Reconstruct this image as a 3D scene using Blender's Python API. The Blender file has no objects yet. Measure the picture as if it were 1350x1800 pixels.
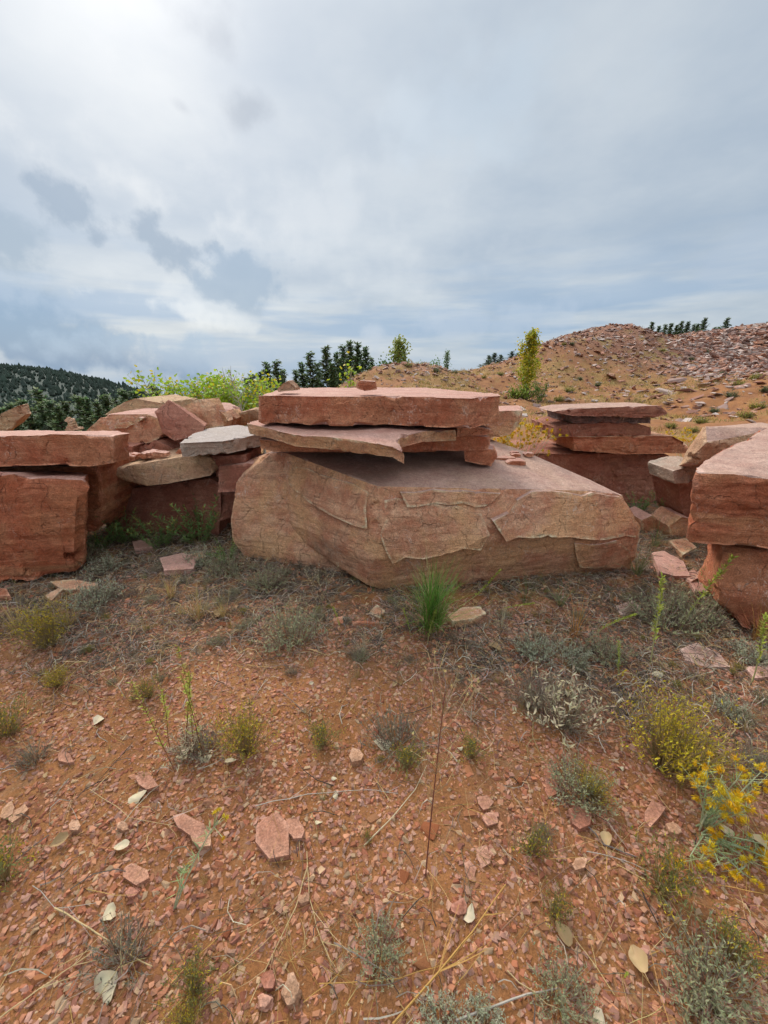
import bpy, bmesh, math, random
import numpy as np
from mathutils import Vector, Matrix, noise as mnoise
rnd = random.Random(7)
S = bpy.context.scene
COL = S.collection

# ------------------------------------------------------------------ camera
CAM_H, PITCH, FPX = 1.55, math.radians(20.0), 690.0
cam = bpy.data.cameras.new('camera'); cam_ob = bpy.data.objects.new('camera', cam); COL.objects.link(cam_ob)
cam.sensor_fit = 'HORIZONTAL'; cam.sensor_width = 36; cam.lens = FPX / 1350 * 36
cam.clip_start = 0.02; cam.clip_end = 6000
cam_ob.location = (0, 0, CAM_H); cam_ob.rotation_euler = (math.pi / 2 - PITCH, 0, 0)
S.camera = cam_ob
CT, ST = math.cos(PITCH), math.sin(PITCH)
def ray(px, py):
    u, v = (px - 675) / FPX, (900 - py) / FPX
    return np.array([u, CT + v * ST, -ST + v * CT])
def W(px, py, d):                                   # point of a sight line at forward distance d
    r = ray(px, py); return np.array([0, 0, CAM_H]) + r * (d / r[1])
def WZ(px, py, z=0.0):                              # point of a sight line at height z
    r = ray(px, py); return np.array([0, 0, CAM_H]) + r * ((z - CAM_H) / r[2])

# ------------------------------------------------------------------ light
sd = ray(130, -380); sd = sd / np.linalg.norm(sd)      # the veiled sun stands above the upper left
SUN_EL = math.asin(sd[2]); SUN_AZ = math.atan2(sd[0], sd[1])
sun = bpy.data.lights.new('sun', 'SUN'); sun.energy = 1.7; sun.angle = math.radians(16); sun.color = (1, .94, .85)
sun_ob = bpy.data.objects.new('sun', sun); COL.objects.link(sun_ob)
sun_ob.rotation_euler = Vector(sd).to_track_quat('Z', 'Y').to_euler()
S.view_settings.view_transform = 'Standard'; S.view_settings.look = 'None'
S.view_settings.exposure = 0.92; S.view_settings.gamma = 1
S.cycles.max_bounces = 4; S.cycles.diffuse_bounces = 3; S.cycles.glossy_bounces = 1; S.cycles.transmission_bounces = 2; S.cycles.use_adaptive_sampling = True; S.cycles.adaptive_threshold = .03

def build_world():
    w = bpy.data.worlds.new('World'); S.world = w; w.use_nodes = True
    w.cycles.sampling_method = 'MANUAL'; w.cycles.sample_map_resolution = 256
    nt = w.node_tree; N = nt.nodes; L = nt.links; N.clear()
    def nd(t, **k):
        n = N.new(t)
        for a, b in k.items(): setattr(n, a, b)
        return n
    def math_(op, a, b=None, c=None, clamp=False):
        n = nd('ShaderNodeMath', operation=op, use_clamp=clamp)
        for i, x in enumerate((a, b, c)):
            if x is None: continue
            if isinstance(x, (int, float)): n.inputs[i].default_value = x
            else: L.new(x, n.inputs[i])
        return n.outputs[0]
    def vmath(op, a, b=None):
        n = nd('ShaderNodeVectorMath', operation=op)
        for i, x in enumerate((a, b)):
            if x is None: continue
            if isinstance(x, (tuple, list)): n.inputs[i].default_value = x
            else: L.new(x, n.inputs[i])
        return n.outputs['Value'] if op in ('DOT_PRODUCT', 'LENGTH') else n.outputs[0]
    def noise(vec, scale, detail=5, rough=.55, dist=0.0):
        n = nd('ShaderNodeTexNoise'); L.new(vec, n.inputs['Vector'])
        n.inputs['Scale'].default_value = scale; n.inputs['Detail'].default_value = detail
        n.inputs['Roughness'].default_value = rough; n.inputs['Distortion'].default_value = dist
        return n.outputs['Fac']
    def ss(x, a, b):
        n = nd('ShaderNodeMapRange', interpolation_type='SMOOTHSTEP'); L.new(x, n.inputs[0])
        n.inputs[1].default_value = a; n.inputs[2].default_value = b
        return n.outputs[0]
    def mix(f, a, b):
        n = nd('ShaderNodeMix', data_type='RGBA')
        if isinstance(f, float): n.inputs[0].default_value = f
        else: L.new(f, n.inputs[0])
        for i, x in ((6, a), (7, b)):
            if isinstance(x, tuple): n.inputs[i].default_value = (*x, 1)
            else: L.new(x, n.inputs[i])
        return n.outputs[2]
    tc = nd('ShaderNodeTexCoord'); D = tc.outputs['Generated']
    sep = nd('ShaderNodeSeparateXYZ'); L.new(D, sep.inputs[0])
    z = math_('MAXIMUM', sep.outputs[2], 0.0)
    den = math_('ADD', z, .16)
    cmb = nd('ShaderNodeCombineXYZ')
    L.new(math_('DIVIDE', sep.outputs[0], den), cmb.inputs[0]); L.new(math_('DIVIDE', sep.outputs[1], den), cmb.inputs[1])
    PL = cmb.outputs[0]                                # cloud deck coordinates
    sky = nd('ShaderNodeTexSky', sky_type='NISHITA', sun_disc=False, sun_elevation=SUN_EL, sun_rotation=SUN_AZ, dust_density=2.0)
    skyc = nd('ShaderNodeVectorMath', operation='SCALE'); L.new(sky.outputs[0], skyc.inputs[0]); skyc.inputs['Scale'].default_value = .085
    n1 = noise(PL, .8, 2, .55); n2 = noise(PL, 2.6, 4, .6)
    big = math_('ADD', math_('MULTIPLY', n1, .72), math_('MULTIPLY', n2, .28))
    deck = mix(ss(big, .30, .70), (.40, .485, .585), (.625, .68, .725))
    # blue-grey banks low over the horizon, layered
    lay = nd('ShaderNodeVectorMath', operation='MULTIPLY'); L.new(D, lay.inputs[0]); lay.inputs[1].default_value = (1.6, 1.6, 13)
    n3 = noise(lay.outputs[0], 1.5, 4, .55)
    low = ss(z, .30, .02)
    deck = mix(math_('MULTIPLY', low, ss(n3, .40, .60)), deck, (.27, .41, .60))
    deck = mix(math_('MULTIPLY', ss(z, .10, .0), .55), deck, (.50, .62, .74))
    # separate darker cloud masses
    NA = noise(D, 10.0, 5, .66); NB = noise(D, 5.0, 3, .64)
    def mass(px, py, rx, ry, col, amt, edge=.22, nscale=5.0, seed=0.0):
        nonlocal deck
        c = ray(px, py); c = c / np.linalg.norm(c)
        a = ray(px + rx, py); a = a / np.linalg.norm(a) - c
        b = ray(px, py - ry); b = b / np.linalg.norm(b) - c
        off = vmath('SUBTRACT', D, tuple(c))
        p = vmath('DOT_PRODUCT', off, tuple(a / np.dot(a, a))); q = vmath('DOT_PRODUCT', off, tuple(b / np.dot(b, b)))
        r = math_('SQRT', math_('ADD', math_('MULTIPLY', p, p), math_('MULTIPLY', q, q)))
        f = math_('SUBTRACT', math_('ADD', 1.0, math_('ADD', math_('MULTIPLY', math_('SUBTRACT', NB, .5), 2.6), math_('MULTIPLY', math_('SUBTRACT', NA, .5), 2.0))), r)
        deck = mix(math_('MULTIPLY', ss(f, 0, edge * 2.4), amt), deck, col)
    mass(560, 380, 320, 190, (.70, .74, .775), .5, .6, 6, 3); mass(240, 330, 220, 90, (.72, .755, .78), .6, .5, 6, 3); mass(300, 520, 190, 50, (.72, .76, .79), .6, .4, 6, 3)
    mass(250, 415, 165, 75, (.27, .365, .48), .95, .22, 7, 1)
    mass(420, 500, 110, 70, (.29, .40, .53), .9, .25, 8, 2)
    mass(10, 410, 110, 80, (.30, .40, .51), .9, .3, 8, 4)
    mass(30, 590, 480, 75, (.20, .34, .52), 1.0, .3, 5, 5)
    mass(450, 640, 300, 36, (.32, .47, .65), .8, .3, 5, 12)
    mass(320, 540, 150, 25, (.74, .79, .83), .6, .3, 9, 6)
    mass(440, 195, 48, 75, (.29, .36, .45), .7, .45, 12, 7)
    mass(395, 70, 70, 85, (.33, .40, .49), .7, .45, 9, 8)
    mass(322, 190, 18, 16, (.36, .42, .50), .5, .5, 14, 9)
    mass(850, 570, 170, 40, (.46, .56, .70), .6, .35, 5, 10)
    mass(1290, 450, 120, 50, (.45, .54, .66), .5, .35, 5, 11)
    mass(850, 210, 240, 130, (.56, .655, .745), .5, .5, 3, 14)
    col = mix(.86, skyc.outputs[0], deck)
    # brightness of the cloud deck around the veiled sun
    dt = math_('MAXIMUM', vmath('DOT_PRODUCT', D, tuple(sd)), 0.0)
    glow = math_('ADD', math_('MULTIPLY', math_('POWER', dt, 8.0), .10), math_('MULTIPLY', math_('POWER', dt, 70.0), .22))
    gcol = nd('ShaderNodeVectorMath', operation='SCALE'); gcol.inputs[0].default_value = (1, .985, .95); L.new(glow, gcol.inputs['Scale'])
    gm = nd('ShaderNodeVectorMath', operation='MULTIPLY'); L.new(gcol.outputs[0], gm.inputs[0]); L.new(col, gm.inputs[1])
    fin = vmath('ADD', col, gm.outputs[0])
    # added brightness in the unseen sky overhead, shaped to light the rock fronts
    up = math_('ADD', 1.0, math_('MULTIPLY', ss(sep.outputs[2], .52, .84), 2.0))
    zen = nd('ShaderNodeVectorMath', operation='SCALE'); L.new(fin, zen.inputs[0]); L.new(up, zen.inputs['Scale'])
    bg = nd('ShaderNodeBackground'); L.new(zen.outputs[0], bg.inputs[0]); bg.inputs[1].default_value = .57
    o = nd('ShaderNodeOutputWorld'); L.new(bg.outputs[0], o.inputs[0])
build_world()

# ------------------------------------------------------------------ object helpers
def tag(o, label=None, cat=None, group=None, kind=None):
    if label: o['label'] = label
    if cat: o['category'] = cat
    if group: o['group'] = group
    if kind or cat: o['kind'] = kind or 'thing'
    return o
def link(name, me, parent=None, loc=(0, 0, 0), rz=0.0, sc=1.0):
    o = bpy.data.objects.new(name, me); COL.objects.link(o)
    o.location = loc; o.rotation_euler = (0, 0, rz) if not isinstance(rz, tuple) else rz
    o.scale = (sc, sc, sc) if not isinstance(sc, tuple) else sc
    if parent: o.parent = parent
    return o
def empty(name, loc, rz=0.0, sc=1.0):
    o = link(name, None, None, loc, rz, sc); o.empty_display_size = .1; return o
def copy_tree(o, parent=None):
    c = o.copy(); COL.objects.link(c); c.parent = parent
    for ch in list(o.children): copy_tree(ch, c)
    return c

# ------------------------------------------------------------------ numeric noise
_pr = np.random.RandomState(3); _perm = np.concatenate([_pr.permutation(256)] * 3)
_g = _pr.normal(size=(256, 3)); _g /= np.linalg.norm(_g, axis=1)[:, None]
_g32 = _g.astype(np.float32); _pm = _perm.astype(np.int32)
def perlin(p):
    p = np.asarray(p, np.float32); x, y, z = p[:, 0], p[:, 1], p[:, 2]
    ix, iy, iz = np.floor(x).astype(np.int32), np.floor(y).astype(np.int32), np.floor(z).astype(np.int32)
    fx, fy, fz = x - ix, y - iy, z - iz; ix &= 255; iy &= 255; iz &= 255
    u, v, w = (f * f * f * (f * (f * 6 - 15) + 10) for f in (fx, fy, fz))
    def dot(dx, dy, dz, a):
        g = _g32[_pm[a + ((iz + dz) & 255)]]; return g[:, 0] * (fx - dx) + g[:, 1] * (fy - dy) + g[:, 2] * (fz - dz)
    out = 0
    for dx in (0, 1):
        ax = _pm[(ix + dx) & 255]; col = []
        for dy in (0, 1):
            a = _pm[ax + ((iy + dy) & 255)]; n0 = dot(dx, dy, 0, a); n1 = dot(dx, dy, 1, a); col.append(n0 + w * (n1 - n0))
        r = col[0] + v * (col[1] - col[0]); out = r if dx == 0 else out + u * (r - out)
    return out * 1.5
def fbm(p, o=4, g=.5):
    p = np.asarray(p, np.float32); a, s, t = 1, 0, 0
    for k in range(o):
        s = s + a * perlin(p + 17.3 * k); t += a; a *= g; p = p * 2.03
    return s / t
def sst(x, a, b):
    t = np.clip((x - a) / (b - a), 0, 1); return t * t * (3 - 2 * t)

# ------------------------------------------------------------------ materials
class NT:
    def __init__(self, name):
        self.m = bpy.data.materials.new(name); self.m.use_nodes = True
        self.t = self.m.node_tree; self.N = self.t.nodes; self.L = self.t.links
        self.b = self.N['Principled BSDF']; self.b.inputs['Roughness'].default_value = .9
        self.b.inputs['Specular IOR Level'].default_value = .25
    def n(self, t, **k):
        x = self.N.new(t)
        for a, b in k.items(): setattr(x, a, b)
        return x
    def put(self, sock, x):
        if isinstance(x, (int, float)): sock.default_value = x
        elif isinstance(x, tuple): sock.default_value = (*x, 1) if len(sock.default_value) == 4 and len(x) == 3 else x
        else: self.L.new(x, sock)
    def math(self, op, a, b=0.0, clamp=False):
        x = self.n('ShaderNodeMath', operation=op, use_clamp=clamp); self.put(x.inputs[0], a); self.put(x.inputs[1], b); return x.outputs[0]
    def vec(self, op, a, b):
        x = self.n('ShaderNodeVectorMath', operation=op); self.put(x.inputs[0], a); self.put(x.inputs[1], b); return x.outputs[0]
    def noise(self, v, scale, detail=4, rough=.55, dist=0.0):
        x = self.n('ShaderNodeTexNoise'); self.L.new(v, x.inputs['Vector'])
        for k, q in (('Scale', scale), ('Detail', detail), ('Roughness', rough), ('Distortion', dist)): x.inputs[k].default_value = q
        return x.outputs['Fac']
    def ss(self, x, a, b, lo=0.0, hi=1.0):
        k = self.n('ShaderNodeMapRange', interpolation_type='SMOOTHSTEP'); self.L.new(x, k.inputs[0])
        for i, q in ((1, a), (2, b), (3, lo), (4, hi)): k.inputs[i].default_value = q
        return k.outputs[0]
    def mix(self, f, a, b, bt='MIX'):
        k = self.n('ShaderNodeMix', data_type='RGBA', blend_type=bt); self.put(k.inputs[0], f); self.put(k.inputs[6], a); self.put(k.inputs[7], b); return k.outputs[2]
    def bump(self, h, strength, dist, prev=None):
        k = self.n('ShaderNodeBump'); self.put(k.inputs['Height'], h)
        k.inputs['Strength'].default_value = strength; k.inputs['Distance'].default_value = dist
        if prev is not None: self.L.new(prev, k.inputs['Normal'])
        return k.outputs[0]

def rock_mat(name, red, pale, tan, tan_amt=.5, strata=.5, stain=.25, scratch=.5, bed=False, lichen=0.0):
    M = NT(name); tc = M.n('ShaderNodeTexCoord'); oi = M.n('ShaderNodeObjectInfo')
    off = M.n('ShaderNodeCombineXYZ')
    for i, k in enumerate((37., 51., 23.)): M.L.new(M.math('MULTIPLY', oi.outputs['Random'], k), off.inputs[i])
    v = M.vec('ADD', tc.outputs['Object'], off.outputs[0])
    wob = M.noise(v, 2.2, 3); wv = M.n('ShaderNodeCombineXYZ'); M.L.new(M.math('MULTIPLY', wob, .12), wv.inputs[2])
    vs = M.vec('MULTIPLY', M.vec('ADD', v, wv.outputs[0]), (.9, .9, 16.))
    band = M.noise(vs, 1.0, 5, .6)
    blot = M.noise(v, 2.4, 5, .6); blot2 = M.noise(v, 7.5, 5, .65); fine = M.noise(v, 150, 3, .7); mid = M.noise(v, 34, 5, .7)
    c = M.mix(M.ss(blot2, .36, .64), red, pale)
    c = M.mix(M.math('MULTIPLY', M.ss(band, .36, .66), strata), c, tuple(x * .72 for x in red))
    c = M.mix(M.math('MULTIPLY', M.ss(M.noise(vs, .55, 3, .5), .50, .70), strata * .8), c, tan)
    thin = M.ss(M.noise(vs, 2.6, 4, .6), .56, .62); c = M.mix(M.math('MULTIPLY', M.math('MULTIPLY', thin, M.ss(blot2, .38, .55)), .25 + .5 * strata), c, tuple(x * .5 for x in red))      # thin dark bedding lines
    c = M.mix(M.math('MULTIPLY', M.ss(blot, .46, .60), tan_amt), c, tan)
    c = M.mix(M.math('MULTIPLY', M.math('MULTIPLY', M.ss(M.noise(v, 1.7, 6, .68), .56, .70), M.ss(mid, .35, .6)), stain), c, (.045, .032, .030))
    # bruised, dusty contact marks
    r1 = M.noise(M.vec('MULTIPLY', v, (1., 1., .6)), 9, 4, .6, 1.2)
    ln = M.ss(M.math('ABSOLUTE', M.math('SUBTRACT', r1, .5)), .0, .022, 1, 0)
    ln = M.math('MULTIPLY', ln, M.ss(M.noise(v, 4.2, 3, .6), .52, .64)); ln = M.math('MULTIPLY', ln, M.ss(mid, .4, .58))
    sp = M.math('MULTIPLY', M.ss(M.noise(v, 60, 4, .75), .60, .68), M.ss(M.noise(v, 5., 3), .45, .6))
    c = M.mix(M.math('MULTIPLY', M.math('MAXIMUM', ln, M.math('MULTIPLY', sp, .55)), scratch), c, (.56, .42, .33))
    ge = M.n('ShaderNodeNewGeometry')
    wear = M.math('MULTIPLY', M.ss(ge.outputs['Pointiness'], .515, .575), M.ss(M.noise(v, 11, 4, .7), .36, .6))
    c = M.mix(M.math('MULTIPLY', wear, .9 * min(1, scratch + .3)), c, tuple(min(.66, x * 1.35 + .06) for x in pale))
    if lichen:
        li = M.math('MULTIPLY', M.ss(M.noise(v, 26, 3, .6), .60, .66), M.ss(M.noise(v, 3., 3), .5, .62))
        c = M.mix(M.math('MULTIPLY', li, lichen), c, (.33, .32, .27))
    c = M.mix(1.0, c, M.mix(M.ss(fine, .3, .7), (.72, .71, .70), (1.28, 1.28, 1.28)), 'MULTIPLY')
    c = M.mix(1.0, c, M.mix(M.ss(mid, .3, .7), (.86, .855, .85), (1.15, 1.145, 1.14)), 'MULTIPLY')
    M.L.new(c, M.b.inputs['Base Color'])
    k = .35 if bed else 1.0
    vo = M.n('ShaderNodeTexVoronoi', feature='DISTANCE_TO_EDGE'); vo.inputs['Scale'].default_value = 3.4
    wq = M.n('ShaderNodeVectorMath', operation='SCALE'); wq.inputs['Scale'].default_value = .35
    nc = M.n('ShaderNodeTexNoise'); M.L.new(v, nc.inputs['Vector']); nc.inputs['Scale'].default_value = 5; nc.inputs['Detail'].default_value = 4; M.L.new(nc.outputs['Color'], wq.inputs[0])
    M.L.new(M.vec('MULTIPLY', M.vec('ADD', v, wq.outputs[0]), (1.4, 1.4, .8)), vo.inputs['Vector'])
    crk = M.math('MULTIPLY', M.ss(vo.outputs['Distance'], .0, .022, -1, 0), M.ss(blot2, .42, .6))
    b1 = M.bump(crk, .8 * k, .02)
    b1 = M.bump(M.noise(v, 12, 6, .7), .45 * k, .03, b1)
    ha = M.n('ShaderNodeMapping'); M.L.new(v, ha.inputs['Vector']); ha.inputs['Rotation'].default_value = (.2, .65, .3); ha.inputs['Scale'].default_value = (3., 9., 30.)
    b1 = M.bump(M.math('MULTIPLY', M.noise(ha.outputs[0], 1.0, 5, .65), M.ss(blot, .35, .6)), .6 * k, .022, b1)      # hackle marks of the split
    b1 = M.bump(M.noise(vs, 3.0, 5, .65), .55 * k, .016, b1)
    b1 = M.bump(M.noise(v, 75, 5, .75), .8 * (k + .2), .009, b1)
    M.L.new(b1, M.b.inputs['Normal'])
    M.b.inputs['Roughness'].default_value = .88
    return M.m
MR = {}
MR['main'] = rock_mat('tan_red_sandstone', (.50, .21, .115), (.65, .37, .22), (.62, .345, .165), .65, .4, .45, .95)
MR['main_bed'] = rock_mat('mauve_bedding_face', (.35, .20, .15), (.43, .27, .205), (.42, .265, .175), .35, .1, .15, .7, bed=True)
MR['red'] = rock_mat('red_sandstone', (.42, .126, .06), (.53, .205, .108), (.53, .265, .13), .35, .4, .3, .9)
MR['red_bed'] = rock_mat('pink_bedding_face', (.40, .20, .148), (.47, .262, .20), (.45, .27, .19), .3, .0, .1, .4, bed=True)
MR['band'] = rock_mat('banded_red_sandstone', (.41, .112, .048), (.47, .165, .082), (.52, .26, .125), .3, .85, .3, .5)
MR['tan'] = rock_mat('tan_sandstone', (.43, .235, .135), (.48, .29, .175), (.48, .32, .165), .6, .3, .25, .4, lichen=.3)
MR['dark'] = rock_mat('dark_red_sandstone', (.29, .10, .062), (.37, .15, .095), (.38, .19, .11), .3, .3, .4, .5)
MR['grey'] = rock_mat('grey_weathered_sandstone', (.36, .24, .175), (.42, .31, .235), (.38, .31, .24), .6, .2, .4, .4, lichen=.6)
MR['pale_bed'] = rock_mat('pale_grey_bedding_face', (.32, .26, .225), (.37, .305, .265), (.34, .27, .22), .5, .0, .2, .4, bed=True, lichen=.2)
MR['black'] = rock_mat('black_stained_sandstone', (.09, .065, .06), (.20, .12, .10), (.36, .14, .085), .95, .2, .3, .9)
MR['stone_pink'] = rock_mat('pink_ground_stone', (.33, .145, .088), (.38, .185, .115), (.36, .18, .10), .3, .1, .1, .2, bed=True)
MR['stone_tan'] = rock_mat('tan_ground_stone', (.33, .165, .09), (.37, .20, .115), (.38, .22, .12), .3, .1, .1, .2, bed=True)
MR['stone_red'] = rock_mat('red_ground_stone', (.26, .095, .055), (.31, .125, .075), (.33, .15, .085), .3, .1, .1, .2, bed=True)

def tint_mat(name, rough=.85, trans=0.0, nscale=40., namt=.3, bump=0.0):
    M = NT(name); at = M.n('ShaderNodeAttribute', attribute_name='Col'); tc = M.n('ShaderNodeTexCoord')
    nz = M.noise(tc.outputs['Object'], nscale, 4, .65)
    c = M.mix(1.0, at.outputs['Color'], M.mix(nz, (1 - namt,) * 3, (1 + namt,) * 3), 'MULTIPLY')
    M.L.new(c, M.b.inputs['Base Color']); M.b.inputs['Roughness'].default_value = rough
    if bump: M.L.new(M.bump(M.noise(tc.outputs['Object'], nscale * 1.7, 5, .7), .6, bump), M.b.inputs['Normal'])
    if trans:
        tr = M.n('ShaderNodeBsdfTranslucent'); M.L.new(c, tr.inputs[0])
        ms = M.n('ShaderNodeMixShader'); ms.inputs[0].default_value = trans
        M.L.new(M.b.outputs[0], ms.inputs[1]); M.L.new(tr.outputs[0], ms.inputs[2])
        M.L.new(ms.outputs[0], M.N['Material Output'].inputs[0])
    return M.m
M_STONE = tint_mat('stone_chips', .9, 0, 60, .35, .004)
M_SLAB = tint_mat('quarry_rubble', .9, 0, 9, .35, .02)
M_VEG = tint_mat('plant_tissue', .75, .25, 60, .25)
M_WOOD = tint_mat('dry_stem', .85, 0, 80, .3)
M_LEAF = tint_mat('leaf_blade', .6, .4, 30, .2)
M_DRYLEAF = tint_mat('dry_leaf_blade', .8, .08, 90, .22)
M_NEEDLE = tint_mat('pine_needles', .7, .25, 1.2, .3)
M_BARK = tint_mat('tree_bark', .9, 0, 12, .4, .02)

# ------------------------------------------------------------------ mesh collector
class MB:
    def __init__(s): s.v, s.f, s.c = [], [], []
    def tube(s, pts, radii, col, sides=3):
        b = len(s.v); n = len(pts); pts = [Vector(p) for p in pts]
        for i, p in enumerate(pts):
            t = (pts[min(i + 1, n - 1)] - pts[max(i - 1, 0)]); t = t.normalized() if t.length > 1e-9 else Vector((0, 0, 1))
            a = t.orthogonal().normalized(); q = t.cross(a); r = radii[i] if isinstance(radii, (list, tuple)) else radii
            for k in range(sides):
                an = 2 * math.pi * k / sides
                s.v.append(p + (a * math.cos(an) + q * math.sin(an)) * r); s.c.append(col)
        for i in range(n - 1):
            for k in range(sides):
                k2 = (k + 1) % sides
                s.f.append((b + i * sides + k, b + i * sides + k2, b + (i + 1) * sides + k2, b + (i + 1) * sides + k))
    def ribbon(s, pts, w, col, side):
        b = len(s.v); n = len(pts); side = Vector(side).normalized()
        for i, p in enumerate(pts):
            ww = w * (1 - .85 * i / (n - 1)); p = Vector(p)
            s.v += [p - side * ww, p + side * ww]; s.c += [col, col]
        for i in range(n - 1): s.f.append((b + 2 * i, b + 2 * i + 1, b + 2 * i + 3, b + 2 * i + 2))
    def leaf(s, p, d, up, ln, w, col, fold=.0):
        p = Vector(p); d = Vector(d).normalized(); up = Vector(up); sd_ = d.cross(up)
        sd_ = sd_.normalized() if sd_.length > 1e-6 else d.orthogonal().normalized()
        nn = sd_.cross(d); b = len(s.v)
        s.v += [p, p + d * ln * .45 + sd_ * w + nn * fold * w, p + d * ln, p + d * ln * .45 - sd_ * w + nn * fold * w]; s.c += [col] * 4
        s.f += [(b, b + 1, b + 2), (b, b + 2, b + 3)]
    def round_leaf(s, p, d, up, ln, w, col):
        p = Vector(p); d = Vector(d).normalized(); sd_ = d.cross(Vector(up))
        sd_ = sd_.normalized() if sd_.length > 1e-6 else d.orthogonal().normalized(); b = len(s.v)
        for t, q in ((0, 0), (.18, .8), (.5, 1), (.82, .5), (1, 0), (.82, -.5), (.5, -1), (.18, -.8)):
            s.v.append(p + d * ln * t + sd_ * w * q); s.c.append(col)
        s.f.append(tuple(range(b, b + 8)))
    def mesh(s, name, mat, smooth=False):
        me = bpy.data.meshes.new(name); me.from_pydata([tuple(x) for x in s.v], [], s.f)
        a = me.color_attributes.new('Col', 'FLOAT_COLOR', 'POINT')
        c = np.ones((len(s.v), 4), np.float32); c[:, :3] = np.array(s.c, np.float32).reshape(-1, 3)
        a.data.foreach_set('color', c.ravel()); me.materials.append(mat)
        if smooth: me.polygons.foreach_set('use_smooth', [True] * len(me.polygons))
        me.update(); return me
    def build(s, name, mat, parent=None, **k): return link(name, s.mesh(name, mat), parent, **k)
def npmesh(name, V, F, mat, col=None, smooth=False, midx=None):
    me = bpy.data.meshes.new(name); V = np.asarray(V, np.float32); F = np.asarray(F, np.int32); k = F.shape[1]
    me.vertices.add(len(V)); me.vertices.foreach_set('co', V.ravel())
    me.loops.add(F.size); me.loops.foreach_set('vertex_index', F.ravel())
    me.polygons.add(len(F)); me.polygons.foreach_set('loop_start', np.arange(0, F.size, k, dtype=np.int32))
    for m in (mat if isinstance(mat, (list, tuple)) else [mat]): me.materials.append(m)
    if midx is not None: me.polygons.foreach_set('material_index', np.asarray(midx, np.int32))
    me.polygons.foreach_set('use_smooth', np.full(len(F), bool(smooth)))
    if col is not None:
        a = me.color_attributes.new('Col', 'FLOAT_COLOR', 'POINT')
        c = np.ones((len(V), 4), np.float32); c[:, :3] = col; a.data.foreach_set('color', c.ravel())
    me.update(calc_edges=True); me.validate(); return me
def vary(c, a=.15):
    k = 1 + rnd.uniform(-a, a); return tuple(max(0, x * k * (1 + rnd.uniform(-a, a) * .35)) for x in c)

# ------------------------------------------------------------------ terrain
_ctl = []
def c_(px, py, d): _ctl.append(W(px, py, d))
for x in (-9, -6, -4, -2, 0, 2, 4, 6, 9):
    for y in (-4, 0, 2, 4): _ctl.append(np.array([x, y, .012 * x if abs(x) > 4 else 0.0]))
for x in (-3, 0, 2, 4): _ctl.append(np.array([x, 5.5, 0.0]))
for a in ((1200, 772, 9.5), (1330, 745, 10), (930, 772, 8), (1150, 742, 13), (1250, 735, 14), (1345, 715, 14), (1050, 720, 16), (940, 702, 18.7), (880, 690, 22),
          (1010, 690, 20), (1100, 692, 22), (1000, 655, 26), (1250, 662, 25), (1340, 660, 24), (1150, 640, 28), (1260, 640, 32), (1345, 620, 34),
          (960, 606, 31), (1010, 588, 33), (1060, 577, 34), (1100, 573, 34), (1140, 580, 35), (1175, 592, 38), (1220, 590, 40), (1270, 584, 40), (1345, 576, 38),
          (690, 662, 22), (665, 647, 24), (730, 641, 25), (765, 642, 26), (800, 652, 33), (850, 645, 40), (900, 634, 40), (830, 668, 24), (800, 663, 29), (850, 660, 30), (890, 653, 30), (922, 641, 30), (905, 660, 26), (945, 622, 30), (760, 664, 22), (640, 660, 26),
          (1250, 690, 17), (1130, 715, 17)): c_(*a)
for a in ((-5, 8, -.3), (-10, 12, -2), (-20, 25, -7), (-40, 60, -16), (-8, 24, -3.5), (-3, 40, -4), (3, 60, -4), (16, 60, .5), (40, 62, 3.2), (60, 40, 5), (30, 8, 1.6),
          (15, 5, .4), (20, 14, 2.0), (-3, 14, -.2), (1, 14, .3), (70, 80, 3), (22, 46, 3.6), (32, 50, 4.0), (6, 46, -.5), (10, 52, -.2), (14, 50, .6), (2, 44, -2.5), (-1, 34, -1.8), (-2, 30, -.8), (3, 34, .2), (8, 36, .9), (-20, 4, -2), (-30, 0, -4), (30, -4, 1), (0, 100, -9), (50, 120, 0), (-60, 110, -24)): _ctl.append(np.array(a, float))
_ctl = np.array(_ctl)
def _tps(r2): return np.where(r2 > 1e-9, r2 * np.log(np.maximum(r2, 1e-9)), 0)
def _solve():
    X = _ctl[:, :2] / 10; n = len(X)
    A = _tps(((X[:, None] - X[None]) ** 2).sum(2)) + np.eye(n) * 2e-3
    Pm = np.c_[np.ones(n), X]; K = np.block([[A, Pm], [Pm.T, np.zeros((3, 3))]])
    return np.linalg.solve(K, np.r_[_ctl[:, 2], 0, 0, 0])
_cf = _solve()
def H(x, y, detail=True):
    x = np.atleast_1d(np.asarray(x, float)); y = np.atleast_1d(np.asarray(y, float))
    X = np.c_[x, y] / 10; z = np.zeros(len(x)); n = len(_ctl)
    for s in range(0, len(x), 20000):
        q = X[s:s + 20000]; z[s:s + 20000] = _tps(((q[:, None] - _ctl[None, :, :2] / 10) ** 2).sum(2)) @ _cf[:n] + _cf[n] + q @ _cf[n + 1:]
    r = np.hypot(x, y); far = sst(r, 75, 190); z = z * (1 - far) + (-38 - .075 * np.maximum(r - 190, 0)) * far
    near = 1 - sst(np.hypot(x, y - 1), 4.2, 6.0); z = z * (1 - near)
    if detail:
        P = np.c_[x, y, np.zeros(len(x))]
        rr = sst(r, 9, 20) * (1 - sst(r, 100, 200))
        z = z + .022 * fbm(P * 1.3, 3) * (1 - sst(r, 6, 12)) + .007 * fbm(P * 9 + 5, 3) * (1 - sst(r, 4, 8)) + rr * (.28 * fbm(P * .35 + 9, 4) + .22 * fbm(P * 1.3, 4))
    return z
def h1(x, y): return float(H([x], [y])[0])
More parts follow.
